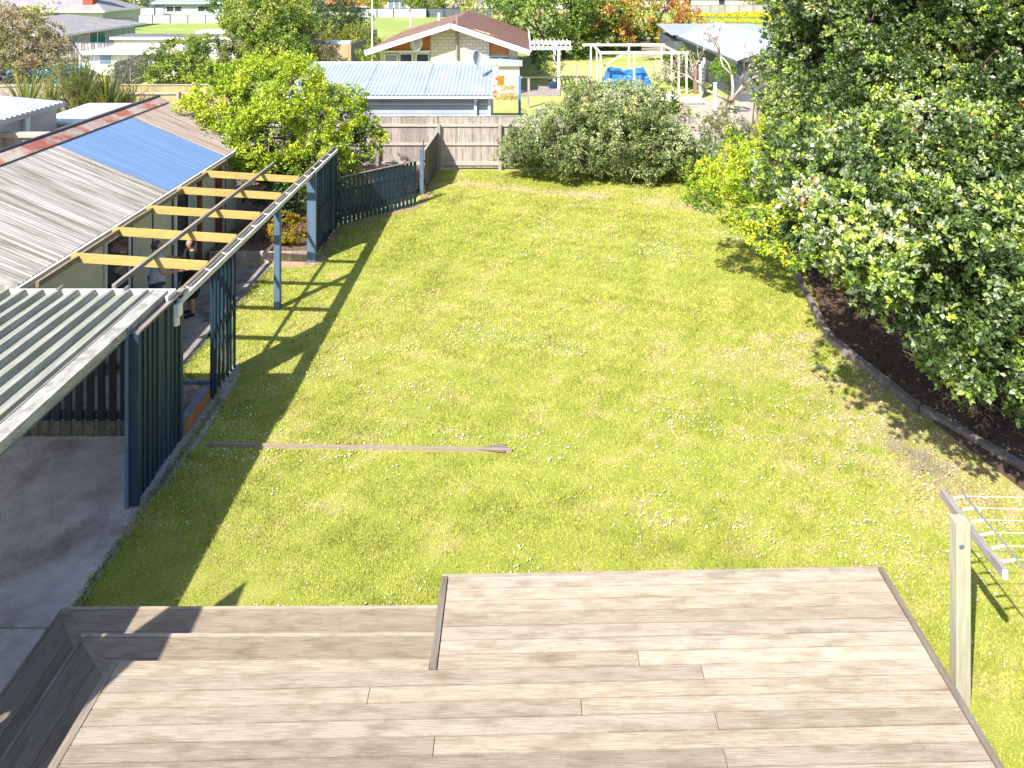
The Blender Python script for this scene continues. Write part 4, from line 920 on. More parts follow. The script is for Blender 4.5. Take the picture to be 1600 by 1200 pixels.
for (x,y) in ((-1,28.5),(-.55,28.5),(-1,28.95),(-.55,28.95)):
    mb=MB(); mb.box(x-.02,x+.02,y-.02,y+.02,0,.95 if y>28.9 else .42); mb.build('leg',m_white,t)

# ------------------------------------------------------------ brick gable house
hh=thing('gable_house','cream block house with brown tiled gable roof beyond the pale garage','house',(-4,48,0))
pk=(-4.2,4.03); le=(-9.25,2.43); re=(.5,2.43)
mb=MB(); mb.add([(-5.5,42.5,0),(-1.95,42.5,0),(-1.95,42.5,3.35),(-4.2,42.5,3.95),(-5.5,42.5,3.62),(-5.5,42.8,0),(-1.95,42.8,0),(-1.95,42.8,3.35),(-4.2,42.8,3.95),(-5.5,42.8,3.62)],[(0,1,2,3,4),(9,8,7,6,5),(0,4,9,5),(1,6,7,2)])
mb.add([(-.75,42.5,0),(-.3,42.5,0),(-.3,42.5,2.6),(-.75,42.5,2.75),(-.75,42.8,0),(-.3,42.8,0),(-.3,42.8,2.6),(-.75,42.8,2.75)],[(0,1,2,3),(7,6,5,4),(0,3,7,4),(1,5,6,2)])
mb.build('brick_wall',m_brick,hh)
mb=MB(); mb.box(-8.6,-5.5,42.8,43,0,2.3); mb.box(-1.95,-.75,42.8,43,0,2.2); mb.box(-8.6,-8.45,43,54,0,2.3); mb.box(-.42,-.3,42.8,54,0,2.3); mb.box(-8.45,-.42,53.8,54,0,2.3); mb.build('wall',m_cream,hh)
mb=MB(); mb.add([(-8.6,42.7,2.32),(-5.52,42.7,2.32),(-5.52,42.7,3.6),(-8.6,42.7,2.62)],[(0,1,2,3)]); mb.build('gable_panel',m_orange,hh); mb=MB(); mb.add([(-1.93,42.7,2.1),(-.76,42.7,2.1),(-.76,42.7,2.75),(-1.93,42.7,3.35)],[(0,1,2,3)]); mb.build('gable_panel',m_orange,hh)
mb=MB(); mb.box(-9.0,-5.52,42.55,42.7,2.2,2.32); mb.build('beam',m_white,hh)
def rslab(a,b,y0,y1,th=.1):
    (x0,z0),(x1,z1)=a,b
    return MB().hexa([(x0,y0,z0-th),(x1,y0,z1-th),(x1,y1,z1-th),(x0,y1,z0-th),(x0,y0,z0),(x1,y0,z1),(x1,y1,z1),(x0,y1,z0)])
r=rslab(le,pk,41.6,54.8).build('roof',m_brownroof,hh); r2=rslab(pk,re,41.6,56).build('roof',m_brownroof,hh)
mb=MB()
for y in np.arange(42.4,55,1.02): mb.bar((pk[0],y,pk[1]+.012),(re[0],y,re[1]+.012),.045,.02)
mb.build('roof_seams',M('roof seam',(.07,.04,.035),None,.8),r2)
mb=MB(); mb.bar((le[0],41.54,le[1]-.13),(pk[0],41.54,pk[1]-.13),.1,.30,up=(0,0,1)); mb.bar((pk[0]+.01,41.54,pk[1]-.13),(re[0],41.54,re[1]-.13),.1,.30); mb.build('barge_board',m_white,hh)
mb=MB(); mb.bar((re[0]+.05,41.6,re[1]),(re[0]+.05,56,re[1]),.1,.12); mb.build('gutter',m_white,hh)
for (x0,x1,z0,z1,mt) in ((-8.3,-7.5,1.55,2.1,m_palegl),(-7.4,-6.6,1.55,2.15,m_glass),(-6.4,-5.6,1.55,2.15,m_glass),(-1.9,-1.35,1.2,2.0,m_glass),(-1.3,-.8,1.2,2.0,m_palegl)):
    mb=MB(); mb.box(x0,x1,42.62,42.8,z0,z1); f=mb.build('window',m_white,hh); mb=MB(); mb.box(x0+.06,x1-.06,42.6,42.62,z0+.06,z1-.06); mb.build('pane',mt,f)
for (px_,pt,pb,d) in ((642,20,30,48),(686,20,29,53),):
    a=GD(px_,pt,d); b=GD(px_,pb,d); mb=MB(); mb.tube([b-Vector((0,0,.5)),a],.1,8); mb.build('vent_pipe',m_white,r)
mb=MB(); mb.tube([GD(714,94,42.35),GD(714,25,42.35)],.07,8); mb.build('flue',m_oldwood,hh)
dish('white satellite dish on the orange gable panel of the brown roofed house',GD(652,67,42.2),.48,(-.35,-.9,.15),foot=(-6.15,42.62,2.9))
# lean-to
lt=thing('lean_to','small pink walled lean to with blue grey roof against the cream block house','lean to',(-.9,41,0))
mb=MB(); mb.box(-1.8,-.12,40.7,42.45,0,1.64); mb.build('wall',m_pink,lt)
mb=MB(); mb.corr((-3.2,42.45,1.86),(3.25,0,0),(0,-1.95,-.2),.16,.015); mb.build('roof',M('blue grey iron',(.42,.5,.58),None,.5),lt,smooth=True)
mb=MB(); mb.box(-1.5,-.95,40.66,40.7,.5,1.15); f=mb.build('window',m_white,lt); mb=MB(); mb.box(-1.46,-.99,40.645,40.66,.54,1.11); mb.build('pane',m_yellowpane,f)
plant('dry_flower_bush','dry orange straw coloured bush against the lean to wall','shrub',(-.6,39.2,0),[(-1.1,39.4,.25,.45),(-.4,39.6,.25,.42),(-.75,39.3,.3,.4)],[((.55,.33,.13),3),((.6,.45,.25),2)],.08,.4,4,90,.03,px=False,mat=m_litter)
# flat ridge behind the garage (neighbouring low roof)
t=thing('patio_boards','worn grey timber patio beside the cream block house','patio',(1.3,42,0))
mb=MB(); mb.prism([(-.05,40.2),(2.2,40.2),(2.4,43.5),(-.05,43.5)],-.01,.05); mb.build('boards',M('grey patio',(.32,.28,.26),None,.9,4),t)
t=thing('plant_pot','dark blue glazed pot on the grey patio','plant pot',G(864,139))
p=G(864,139); mb=MB(); mb.tube([p+Vector((0,0,.0)),p+Vector((0,0,.3)),p+Vector((0,0,.42))],[.22,.3,.28],12); mb.build('pot',m_pot,t)
plant('potted_shrub','thin yellow leaved plant growing from the dark blue pot','plant',p+Vector((0,0,.4)),[(p.x,p.y,1.1,.45),(p.x-.3,p.y,1.6,.35),(p.x+.25,p.y,1.5,.35)],[((.35,.42,.05),2),((.45,.42,.05),2)],.1,.45,4,40,.03,px=False,twigs=5,shell=.8)
plant('patio_shrub','loose green shrub behind the potted plant','shrub',(1.8,45.6,0),[(1.6,45.5,1.2,.7),(1.2,46,1.4,.6)],[((.12,.22,.03),2),((.05,.1,.02),2)],.12,.5,4,40,.05,px=False)
# white pergola off the house, white frame
t=thing('white_pergola','white flat topped pergola attached to the right eave of the brown roofed house','pergola',(2.2,43,0))
for (px_,yb) in ((873,140),(866,128)):
    b=G(px_,yb); mb=MB(); mb.box(b.x-.08,b.x+.08,b.y-.08,b.y+.08,0,2.45); mb.build('post',m_white,t)
mb=MB(); mb.box(.6,3.05,42.4,42.5,2.38,2.6); mb.box(.6,3.2,45.6,45.7,2.38,2.6)
mb.build('beam',m_white,t)
for i in range(9):
    mb=MB(); x=.75+i*.27; mb.box(x,x+.05,42.2,45.9,2.6,2.7); mb.build('rafter',m_white,t)
t=thing('arbour','white painted open timber frame of posts and beams on the far lawn','arbour',(6.5,43,0))
m_off=M('faded white timber',(.64,.57,.50),(.5,.42,.36),.7,6)
for (a,b,z,y) in ((3.9,9.2,2.3,45.3),(4.5,9.7,2.3,41.0)):
    mb=MB(); mb.box(a,b,y-.06,y+.06,z,z+.16); mb.build('beam',m_off,t)
for x in (4.6,9.1): 
    mb=MB(); mb.box(x-.05,x+.05,41.06,45.24,2.3,2.42); mb.build('side_beam',m_off,t)
for (x,y) in ((4.45,45.3),(6.9,45.3),(9.0,45.3),(9.2,43.2),(4.6,41),(6.55,41),(9.15,41),(4.6,43.1),(9.6,41)):
    mb=MB(); mb.box(x-.055,x+.055,y-.055,y+.055,0,2.3); mb.build('post',m_off,t)
mb=MB(); mb.bar((5.2,45.2,1.0),(6.85,45.2,2.0),.06,.1); mb.build('brace',m_off,t)
# blue tarp
t=thing('tarpaulin_pile','pile covered by a crumpled bright blue tarpaulin under the white timber frame','tarpaulin',(6.5,42.7,0))
nx_,ny_=22,10; vs=[];fs=[]
for j in range(ny_):
    for i in range(nx_):
        u=i/(nx_-1); v=j/(ny_-1); e=min(u,1-u,v*1.2,(1-v)*1.2)
        vs.append((4.95+2.9*u,41.9+1.9*v,.25+min(1,e*8)*(.78+.12*math.sin(u*9)+.1*math.sin(v*7+u*4))+random.uniform(-.05,.05)))
for j in range(ny_-1):
    for i in range(nx_-1): k=j*nx_+i; fs.append((k,k+1,k+nx_+1,k+nx_))
mb=MB(); mb.add(vs,fs); mb.build('tarpaulin',m_tarp,t)
mb=MB(); mb.box(5.05,7.75,42.0,43.7,0,.3); mb.build('pallet',m_pal,t)
for i,(x,y,w_,h_,lb) in enumerate(((8.1,38.2,1.0,.35,'white sheet lying on the dirt between the far shrubs'),(9.2,37.6,1.1,.3,'white crumpled sheet beside the tall brown post'))):
    mb=MB(); n=7; vs=[(x+w_*a/6-.5,y+1.0*b/6,.08+h_*random.uniform(.3,1)*(0<a<6)*(0<b<6)) for b in range(7) for a in range(7)]
    mb.add(vs,[(b*7+a,b*7+a+1,b*7+a+8,b*7+a+7) for b in range(6) for a in range(6)]+[tuple(range(6,-1,-1))]); tag(mb.build('white_sheet',m_white,origin=Vector((x,y,0))),lb,'sheet')
p=G(1086,146); t=thing('tall_post','tall reddish brown post beside the white gate','post',p); mb=MB(); mb.box(p.x-.09,p.x+.09,p.y-.09,p.y+.09,0,1.95); mb.build('shaft',M('red brown post',(.30,.17,.15),None,.8),t)
t=thing('slat_gate','weathered white slatted gate standing open by the silver roofed shed','gate',(11,42,0))
mb=MB()
for k in range(7): mb.bar((10.0,39.5,.35+k*.22),(11.0,42.5,.35+k*.22),.03,.13)
mb.build('slats',m_oldwood,t)
for q in ((10.0,39.5),(10.5,41),(11.0,42.5)):
    mb=MB(); mb.box(q[0]-.06,q[0]+.06,q[1]-.1,q[1]-.02,0,1.9); mb.build('post',m_white,t)
t=thing('white_post','short white post under the bare tree','post',(9.1,34,0)); mb=MB(); mb.box(9.3,9.42,34,34.12,0,1.7); mb.box(9.28,9.44,33.98,34.14,1.7,1.75); mb.build('shaft',m_white,t)
plant('round_bush','clipped round bright green bush on a thin stem by the shed door','shrub',(10.0,34.4,0),[(1130,110,34.5,.52),(1128,104,34.5,.4)],[((.13,.27,.02),4),((.22,.36,.03),2)],.07,.6,5,170,.05,shell=.25,gap=-2,rough=.08)
# silver roofed shed
sh=thing('long_shed','long shed with pale silver gable roof behind the bare trees','shed',(14.5,45,0))
mb=MB(); mb.box(11.9,17.3,38.4,52,0,2.2); mb.build('wall',m_darkfence,sh)
r=MB(); r.corr((14.6,37.8,3.35),(0,14.6,0),(-3.0,0,-1.05),.25,.02); rr=r.build('roof',m_bluepipe,sh,smooth=True)
r=MB(); r.corr((14.6,37.8,3.35),(0,14.6,0),(3.0,0,-1.05),.25,.02); r.build('roof',m_bluepipe,sh,smooth=True)
mb=MB(); mb.bar((11.55,37.8,2.22),(11.55,52.4,2.22),.1,.14); mb.build('gutter',m_darkfence,sh)
mb=MB(); mb.add([(11.9,38.39,2.2),(17.3,38.39,2.2),(14.6,38.39,3.25)],[(0,1,2)]); mb.add([(11.9,38.42,2.2),(17.3,38.42,2.2),(14.6,38.42,3.25)],[(2,1,0)]); mb.build('gable',m_weatherb,sh)
mb=MB(); mb.box(11.88,11.9,39.5,41.2,.1,2.0); mb.build('doorway',m_glass,sh)
sh2=thing('flat_shed','low shed with white iron roof joining the long silver roofed shed','shed',(12.5,56,0))
mb=MB(); mb.box(11.5,19,53.2,58.5,0,2.0); mb.build('wall',m_darkfence,sh2)
mb=MB(); mb.corr((11.2,59,2.7),(8.2,0,0),(0,-6.2,-.4),.25,.02); mb.build('roof',m_bluepipe,sh2,smooth=True)
plant('green_bush','dense dark green bush between the white frame and the silver roofed shed','shrub',(10,45,0),[(1068,108,44,1.15),(1058,92,45,.8),(1078,118,43.4,.8)],[((.07,.16,.015),4),((.16,.28,.03),3)],.12,.55,5,60,.08)
dg=[((.05,.09,.02),2),((.10,.17,.03),4),((.20,.32,.045),4),((.36,.46,.08),2.5)]
plant('leafy_tree','big mid green tree behind the right side of the brown roofed house','tree',(3.5,58,0),[(835,30,56,2.4),(880,15,57,2.6),(850,60,56,1.5),(900,65,57,1.3),(925,20,60,2.2),(800,5,60,1.6)],dg,.22,.55,5,22,.25,shell=.5)
plant('autumn_tree','spreading tree with orange red and yellow leaves behind the white timber frame','tree',(11.6,62,0),[(930,40,60,1.5),(955,20,61,1.8),(1000,15,62,2.0),(1040,15,62,2.0),(1075,35,61,1.3),(1045,45,61,1.3),(965,55,60.5,1.2)],[((.26,.32,.06),3),((.60,.50,.06),3.5),((.62,.26,.09),2.6),((.52,.18,.11),1.6)],.2,.55,5,24,.22,shell=.6,twigs=6,stems=2)
plant('green_hedge','dark green hedge under the autumn tree at the end of the far lawn','hedge',(8,63,0),[(925,65,62,1.0),(950,60,63,1.1),(980,62,63,1.2),(1005,60,64,1.2),(900,60,64,1)],dg,.2,.55,5,26,.05)
t=thing('timber_stack','stack of weathered boards leaning under the autumn tree','timber stack',(10.5,56,0)); mb=MB()
for k in range(6): mb.bar((9.6,56+.1*k,.2+.22*k),(11.8,56+.1*k,.1+.1*k+.6),.08,.14)
mb.build('boards',m_oldwood,t)

# ------------------------------------------------------------ left neighbours
t=thing('grey_workshop','mushroom coloured workshop with lavender grey striped roof at the left edge','building',(-19,22,0))
mb=MB(); mb.box(-22,-16.45,15,24.9,0,2.36); mb.build('wall',m_greige,t)
mb=MB(); mb.corr((-16.25,14.9,2.5),(0,10.15,0),(-5.8,0,.55),.23,.03,'tray'); mb.build('roof',m_lav,t)
mb=MB(); mb.bar((-16.28,14.9,2.42),(-16.28,25.05,2.42),.10,.15); mb.build('gutter',m_greige,t)
mb=MB(); mb.box(-16.44,-16.34,23.2,23.42,0,2.34); mb.build('downpipe',m_white,t)
t=thing('white_shed','low flat white roofed shed between the workshop and the sleepout','shed',(-15.5,24,0))
mb=MB(); mb.box(-17.3,-14.9,25.3,28.3,0,1.66); mb.build('wall',m_cream,t); mb=MB(); mb.add([(-17.5,25.15,1.76),(-14.8,25.15,1.76),(-14.8,28.45,1.82),(-17.5,28.45,1.82),(-17.5,25.15,1.68),(-14.8,25.15,1.68),(-14.8,28.45,1.68),(-17.5,28.45,1.68)],[(0,1,2,3),(7,6,5,4),(0,4,5,1),(1,5,6,2),(2,6,7,3),(3,7,4,0)]); mb.build('roof',m_white,t)
t=thing('corrugated_fence','grey corrugated fence running behind the red roof ridge','fence',(-14,22,0))
mb=MB(); y=21.2
while y<25.6:
    v=.8+.35*(int((y-21.2)/.12)%2); mb.col=(v,v,v); mb.box(-14.02,-13.99-.015*(int(y/.12)%2),y,y+.118,0,2.36); y+=.12
mb.build('sheets',M('slate sheet',(.25,.28,.34),None,.5),t); mb=MB(); mb.box(-14.05,-13.95,21.2,25.62,2.36,2.4); mb.build('capping',m_darkfence,t)
t=thing('paling_fence','short weathered paling fence with a pale top beam beside the white shed','fence',(-16,21.8,0))
mb=MB(); x=-17
while x<-14.1: v=random.uniform(.75,1.1); mb.col=(v,v,v); mb.box(x,x+.1,22.3,22.32,0,1.9); x+=.103
mb.build('palings',m_pal,t); mb=MB(); mb.box(-17,-14.1,22.22,22.42,1.9,2.05); mb.build('capping',m_rail,t)
t=thing('lichen_fence','paling fence stained yellow with lichen behind the red roof ridge','fence',(-16,33,0))
mb=MB(); x=-18.8
while x<-12.2: v=random.uniform(.75,1.15); mb.col=(v,v,v*.9); mb.box(x,x+.14,33,33.03,0,1.78+random.uniform(-.01,.01)); x+=.143
mb.build('palings',m_lichen,t)
mb=MB(); mb.box(-18.8,-12.2,32.94,32.99,1.38,1.47); mb.box(-18.8,-12.2,32.96,33.08,1.8,1.83); mb.build('rail',m_rail,t)
for x in (-18.8,-16.1,-13.6):
    mb=MB(); mb.box(x,x+.13,32.8,32.93,0,1.5); mb.build('post',m_pal,t)
t=thing('stone_wall','low pale block wall behind the workshop roof below the blue trellis','wall',(-26,34,0))
mb=MB(); mb.box(-32,-21.2,34.4,34.7,0,1.5); mb.box(-32,-21.2,34.35,34.75,1.5,1.58); mb.build('blocks',M('stained block',(.42,.35,.29),(.28,.23,.19),.9,5,bump=.3),t)
# flax
def flax(label,c,n,h,pal,seed):
    rnd=random.Random(seed); t=thing('flax_plant',label,'flax',c,'flax clumps behind the shed'); mb=MB(); c=Vector(c)
    for i in range(n):
        a=rnd.uniform(0,6.28); out=rnd.uniform(.12,1.0); L=h*rnd.uniform(.7,1.1); w=rnd.uniform(.04,.06); q=rnd.choice(pal); s=rnd.uniform(.7,1.2); mb.col=tuple(k*s for k in q)
        d=Vector((math.cos(a),math.sin(a),0)); sd=Vector((-d.y,d.x,0)); pts=[]
        for k in range(7):
            u=k/6; r=out*L*(u**1.4)*.62; z=L*(u-.42*out*u*u*(1 if out<.8 else 1.5)); pts.append(c+d*(.08+r)+Vector((0,0,max(z,.03))))
        vs=[];fs=[]
        for k,p in enumerate(pts):
            ww=w*(1-.9*(k/6)**2)*(.7 if k==0 else 1); vs+=[p-sd*ww,p+sd*ww-Vector((0,0,0)),]
        fs=[(2*k,2*k+1,2*k+3,2*k+2) for k in range(6)]
        mb.add(vs,fs)
    mb.build('leaves',m_leaf,t)
    mb=MB(); mb.tube([c,c+Vector((0,0,.25))],[.2,.1],8); mb.build('base',m_bark,t)
fp=[((.20,.26,.07),4),((.42,.42,.08),2)]
fpal=[(.13,.19,.05),(.22,.28,.07),(.44,.42,.07),(.50,.46,.20),(.09,.13,.05)]
flax('largest flax clump with long sword leaves in front of the mossy panel fence',(-20.3,32.4,0),170,3.7,fpal,1)
flax('yellow striped flax clump at the left end of the lichen stained fence',(-18.9,32.2,0),110,3.0,fpal,2)
flax('leftmost flax clump beside the lavender roof',(-22.9,32.6,0),100,2.9,fpal,3)
flax('low sprawling flax between the two bigger clumps',(-21.4,32.0,0),100,2.6,fpal,4)
flax('small flax clump in front of the lichen stained fence',(-17.5,32.3,0),40,1.5,fpal,6)
plant('feathery_shrub','feathery olive shrub standing up between the flax clumps','shrub',(-20.1,31,0),[(105,115,31,.65),(104,100,31,.35),(92,135,31,.6),(120,140,31,.5)],[((.26,.27,.08),3),((.15,.17,.05),2)],.1,.18,7,110,.04,mat=m_leafdull)
plant('blossom_shrub','twiggy shrub with pinkish grey blossom beside the mossy panel fence','shrub',(-19.5,35,0),[(190,118,34,.7),(180,135,34,.6),(205,100,35,.5)],[((.42,.33,.32),3),((.22,.2,.15),3)],.07,.5,5,90,.04,shell=.8,mat=m_leafdull)
plant('brownish_shrub','very large rounded brownish pink shrub at the left edge of the photo','shrub',(-28.5,38,0),[(0,70,37,2.3),(45,85,37,1.7),(75,100,37,1.0),(20,45,38,1.5),(60,60,38,1.2),(10,118,35.2,.7),(55,108,35.2,.8),(15,100,36,1.4),(-60,80,38,3),(80,80,37.5,.9)],[((.16,.16,.06),2),((.32,.33,.12),4),((.42,.34,.19),4),((.46,.36,.25),2)],.13,.5,5,50,.12,shell=.45,stems=3,mat=m_leafdull)
t=thing('blue_trellis','blue lattice trellis half hidden by the brownish shrub','trellis',(-24,36.2,0))
mb=MB()
for i in range(16):
    x=-27.5+i*.24
    mb.bar((x,35.6,.9),(x+1.1,35.6,2.0),.02,.04,up=(0,1,0)); mb.bar((x+1.1,35.63,.9),(x,35.63,2.0),.02,.04,up=(0,1,0))
mb.build('lattice',m_trellis,t); mb=MB(); mb.box(-27.5,-22.7,35.58,35.66,2.0,2.07); mb.box(-27.5,-22.7,35.58,35.66,.84,.9); mb.build('frame',m_trellis,t)
t=thing('pool_cover','light blue pool side with white edge beyond the trellis','pool',(-30.3,46,0))
mb=MB(); mb.tube([(-30.3,46,0),(-30.3,46,.85)],1.7,24); mb.build('pool_wall',M('pool blue',(.06,.30,.62),(.3,.5,.7),.4,2.5),t)
mb=MB(); mb.tube([(-30.3+1.72*math.cos(a),46+1.72*math.sin(a),.86) for a in np.linspace(0,6.28,25)],.06,6,False); mb.build('rim',m_white,t)
t=thing('board_fence','grey vertical board fence in front of the long grey roofed house','fence',(-33,52,0))
mb=MB(); x=-38
while x<-29.9: v=random.uniform(.45,1.25); mb.col=(v,v,v); mb.box(x,x+.2,51.6,51.65,0,1.83); x+=.24
mb.build('boards',M('mauve grey board',(.46,.42,.44),(.3,.27,.29),.9,5),t); mb=MB(); mb.box(-38,-29.9,51.66,51.7,.1,1.7); mb.box(-38,-29.9,51.58,51.72,1.84,1.88); mb.build('backing',m_darkfence,t)
t=thing('shade_umbrella','folded dark umbrella leaning against the grey board fence','umbrella',(-31.8,50.6,0)); mb=MB(); mb.tube([(-31.2,50.6,.1),(-32.2,50.6,2.0)],[.03,.03],6); mb.build('pole',m_darkline,t); mb=MB(); mb.tube([(-32.0,50.6,1.6),(-32.35,50.6,2.0),(-33,50.6,2.02)],[.03,.14,.02],6); mb.build('canopy',m_darkline,t)

def hip_house(label,x0,x1,y0,y1,h,rh,wallm,roofm,wins,name='house',ov=.6,gable=None,group=None,face='y'):
    t=thing(name,label,'house',((x0+x1)/2,(y0+y1)/2,0),group)
    mb=MB(); mb.box(x0,x1,y0,y1,0,h); mb.build('wall',wallm,t)
    X0,X1,Y0_,Y1=x0-ov,x1+ov,y0-ov,y1+ov; mb=MB()
    if (x1-x0)>=(y1-y0):
        m=(Y0_+Y1)/2; ins=0 if gable else (Y1-Y0_)/2; a=(X0+ins,m,rh); b=(X1-ins,m,rh)
        c=[(X0,Y0_,h+.02),(X1,Y0_,h+.02),(X1,Y1,h+.02),(X0,Y1,h+.02),a,b]
        mb.add(c,[(0,1,5,4),(2,3,4,5),(1,2,5),(3,0,4),(3,2,1,0)])
    else:
        m=(X0+X1)/2; ins=0 if gable else (X1-X0)/2; a=(m,Y0_+ins,rh); b=(m,Y1-ins,rh)
        c=[(X0,Y0_,h+.02),(X1,Y0_,h+.02),(X1,Y1,h+.02),(X0,Y1,h+.02),a,b]
        mb.add(c,[(1,2,5,4),(3,0,4,5),(0,1,4),(2,3,5),(3,2,1,0)])
    r=mb.build('roof',roofm,t)
    mb=MB(); mb.box(X0,X1,Y0_-.05,Y0_,h-.14,h+.06); mb.box(X1,X1+.05,Y0_,Y1,h-.14,h+.06); mb.box(X0-.05,X0,Y0_,Y1,h-.14,h+.06); mb.build('gutter',m_white,t)
    for w_ in wins:
        sd,a,b,z0,z1,mt=w_
        if sd=='y': 
            mb=MB(); mb.box(a,b,y0-.04,y0,z0,z1); f=mb.build('window',m_white,t); k=max(1,int((b-a)/.9)); mb=MB()
            for i in range(k): mb.box(a+(b-a)*i/k+.07,a+(b-a)*(i+1)/k-.07,y0-.06,y0-.04,z0+.07,z1-.07)
        else:
            mb=MB(); mb.box(x1,x1+.04,a,b,z0,z1); f=mb.build('window',m_white,t); k=max(1,int((b-a)/.9)); mb=MB()
            for i in range(k): mb.box(x1+.04,x1+.06,a+(b-a)*i/k+.07,a+(b-a)*(i+1)/k-.07,z0+.07,z1-.07)
        mb.build('pane',mt,f)
    return t,r
t,r=hip_house('grey hip roofed house with a window band behind the grey board fence',-43,-35.4,54,64.5,2.3,3.4,M('putty wall',(.42,.41,.36),None,.8),m_greyroof,[('x',54.4,56.2,.7,2.1,m_palegl),('x',57.6,59.8,.5,2.1,m_glass),('x',61.0,64.0,.7,2.1,m_palegl)])
t,r=hip_house('flat white outbuilding with a blue tinted window left of the green hedge',-29.4,-23.2,48,51,1.62,1.80,m_white,M('pale pinkish roof',(.72,.64,.60),(.6,.5,.46),.7,2),[('y',-28.8,-27.9,.75,1.45,m_palegl),('y',-26.7,-26.1,.6,1.4,m_glass)],name='outbuilding',ov=.35)
t['category']='outbuilding'
t,r=hip_house('long low flat roofed building with a grey blue end wall behind the hedge',-33.0,-23.2,57,60,1.72,1.88,m_white,M('charcoal flat roof',(.16,.16,.19),None,.7),[],name='outbuilding',ov=.2); t['category']='outbuilding'
tag(MB().box(-28,-25.3,60.4,62.4,0,1.95).build('storage_box',m_white,origin=Vector((-26.5,61,0))),'pale low storage box seen over the flat charcoal roof','storage box')
tag(MB().prism([(-31.5,66.0),(-29.3,66.0),(-29.3,67.4),(-31.5,67.4)],0,1.05).build('green_bin',M('teal green',(.02,.30,.24),None,.5),origin=Vector((-30.4,66.7,0))),'teal green bin standing on the bright grass field','bin')
t=thing('panel_fence','mossy pale green panel fence running back beside the green hedge','fence',(-25.5,46,0))
for i,(a,b) in enumerate(((43.2,45.4),(45.5,47.7),(47.8,50))):
    mb=MB(); p=Vector((-25.0-(a-43.2)*.13,a,.78)); q=Vector((-25.0-(b-43.2)*.13,b,.78)); mb.bar(p,q,.05,1.5); mb.build('panel',m_panelfence,t)
hp=[((.05,.09,.02),2),((.11,.19,.03),4),((.24,.34,.045),4),((.42,.50,.08),2)]
plant('hedge_shrub','dark green hedge shrub with yellow tips nearest the panel fence','shrub',(-22.5,44,0),[(245,95,44.5,1.0),(262,110,44,.8),(245,118,43.5,.6)],hp,.13,.5,5,55,.08,group='row of hedge shrubs behind the lichen fence')
plant('hedge_shrub','tallest dark green hedge shrub in the middle of the row','shrub',(-21.2,44.8,0),[(283,88,45,1.35),(300,105,44.5,1.0),(270,80,45.5,.8)],hp,.13,.5,5,55,.08,group='row of hedge shrubs behind the lichen fence')
plant('hedge_shrub','dark green hedge shrub at the right end of the row by the lawn','shrub',(-19.8,45.5,0),[(325,85,45.8,1.2),(318,72,46,.9),(338,98,45.4,.8)],hp,.13,.5,5,55,.08,group='row of hedge shrubs behind the lichen fence')
plant('pampas_clump','dry straw coloured grass clump at the foot of the tall green tree','grass clump',(-18.5,47,0),[(368,88,46.5,.9),(355,100,46,.6)],[((.55,.44,.30),3),((.36,.30,.17),2)],.2,.12,7,60,.04,mat=m_litter)
plant('leafy_tree','tall broad green tree left of the pale garage roof','tree',(-17.5,48.5,0),[(405,35,48,2.2),(445,60,47.5,1.6),(385,60,47.5,1.3),(430,15,49,2.0),(465,90,47,1.1),(420,95,46.5,1.3),(375,25,49,1.2),(395,85,46.5,.9),(455,30,48,1.3)],[((.07,.12,.02),2.5),((.17,.27,.04),4),((.32,.42,.06),4),((.48,.50,.09),2)],.17,.5,6,42,.2,shell=.55,gap=-1)
plant('twiggy_shrub','dry grey pink twiggy shrub between the tall green tree and tan fence','shrub',(-14.5,49,0),[(485,55,49,.8),(495,78,48.5,1.0),(515,88,48,.8),(480,90,48,.8)],[((.34,.28,.18),3),((.42,.36,.34),1.5),((.2,.2,.07),2)],.12,.4,5,40,.05,shell=.8,stems=3,mat=m_leafdull)
plant('conifer_clump','dark green bushy trees standing close together beyond the tan fence','tree',(-16.5,62,0),[(495,38,61,1.8),(520,32,62,2.0),(548,35,62,1.6),(500,20,63,1.2),(540,15,63,1.0),(515,52,60.5,1.3)],[((.06,.12,.03),4),((.12,.19,.04),3),((.05,.08,.04),3)],.2,.35,5,30,.15,rough=.35)
plant('fern_bush','yellow green ferny bushes behind the tan fence','shrub',(-14,57,0),[(500,52,56,.8),(560,57,57,.9),(575,68,56,.8),(540,52,58,.7)],[((.38,.38,.06),3),((.2,.26,.05),2)],.2,.35,5,36,.05,mat=m_leafdull)
plant('leafy_shrub','green shrub at the left corner of the brown roofed house','shrub',(-10,46,0),[(578,88,45,.7),(590,92,44,.5)],[((.15,.26,.03),3),((.3,.36,.05),2)],.12,.5,5,60,.05)
t=thing('tan_fence','tan paling fence with a white roof edge behind it beyond the pale garage','fence',(-14,50,0))
mb=MB(); x=-15.6
while x<-12.3: v=random.uniform(.8,1.15); mb.col=(v,v,v); mb.box(x,x+.2,50,50.04,0,1.92); x+=.205
mb.build('palings',m_tanfence,t)
mb=MB(); mb.bar((-12.28,50.0,.95),(-11.9,54,.95),.05,1.9); mb.build('side_panel',m_darkfence,t)
mb=MB(); mb.box(-15.8,-12.2,50.06,50.7,1.93,2.12); mb.build('roof_edge',M('pale blue edge',(.62,.66,.85),None,.5),t)
t=thing('blue_grey_fence','blue grey sheet fence enclosing a corner of the far field','fence',(-16,70,0))
mb=MB(); mb.box(-18.5,-14.2,69,69.06,0,1.25); mb.bar((-14.2,69,.7),(-14.4,63,.7),.06,1.4); mb.build('sheets',m_darkfence,t); mb=MB(); mb.box(-18.5,-14.2,68.97,69.1,1.25,1.33); mb.build('capping',M('teal cap',(.05,.2,.3),None,.5),t)
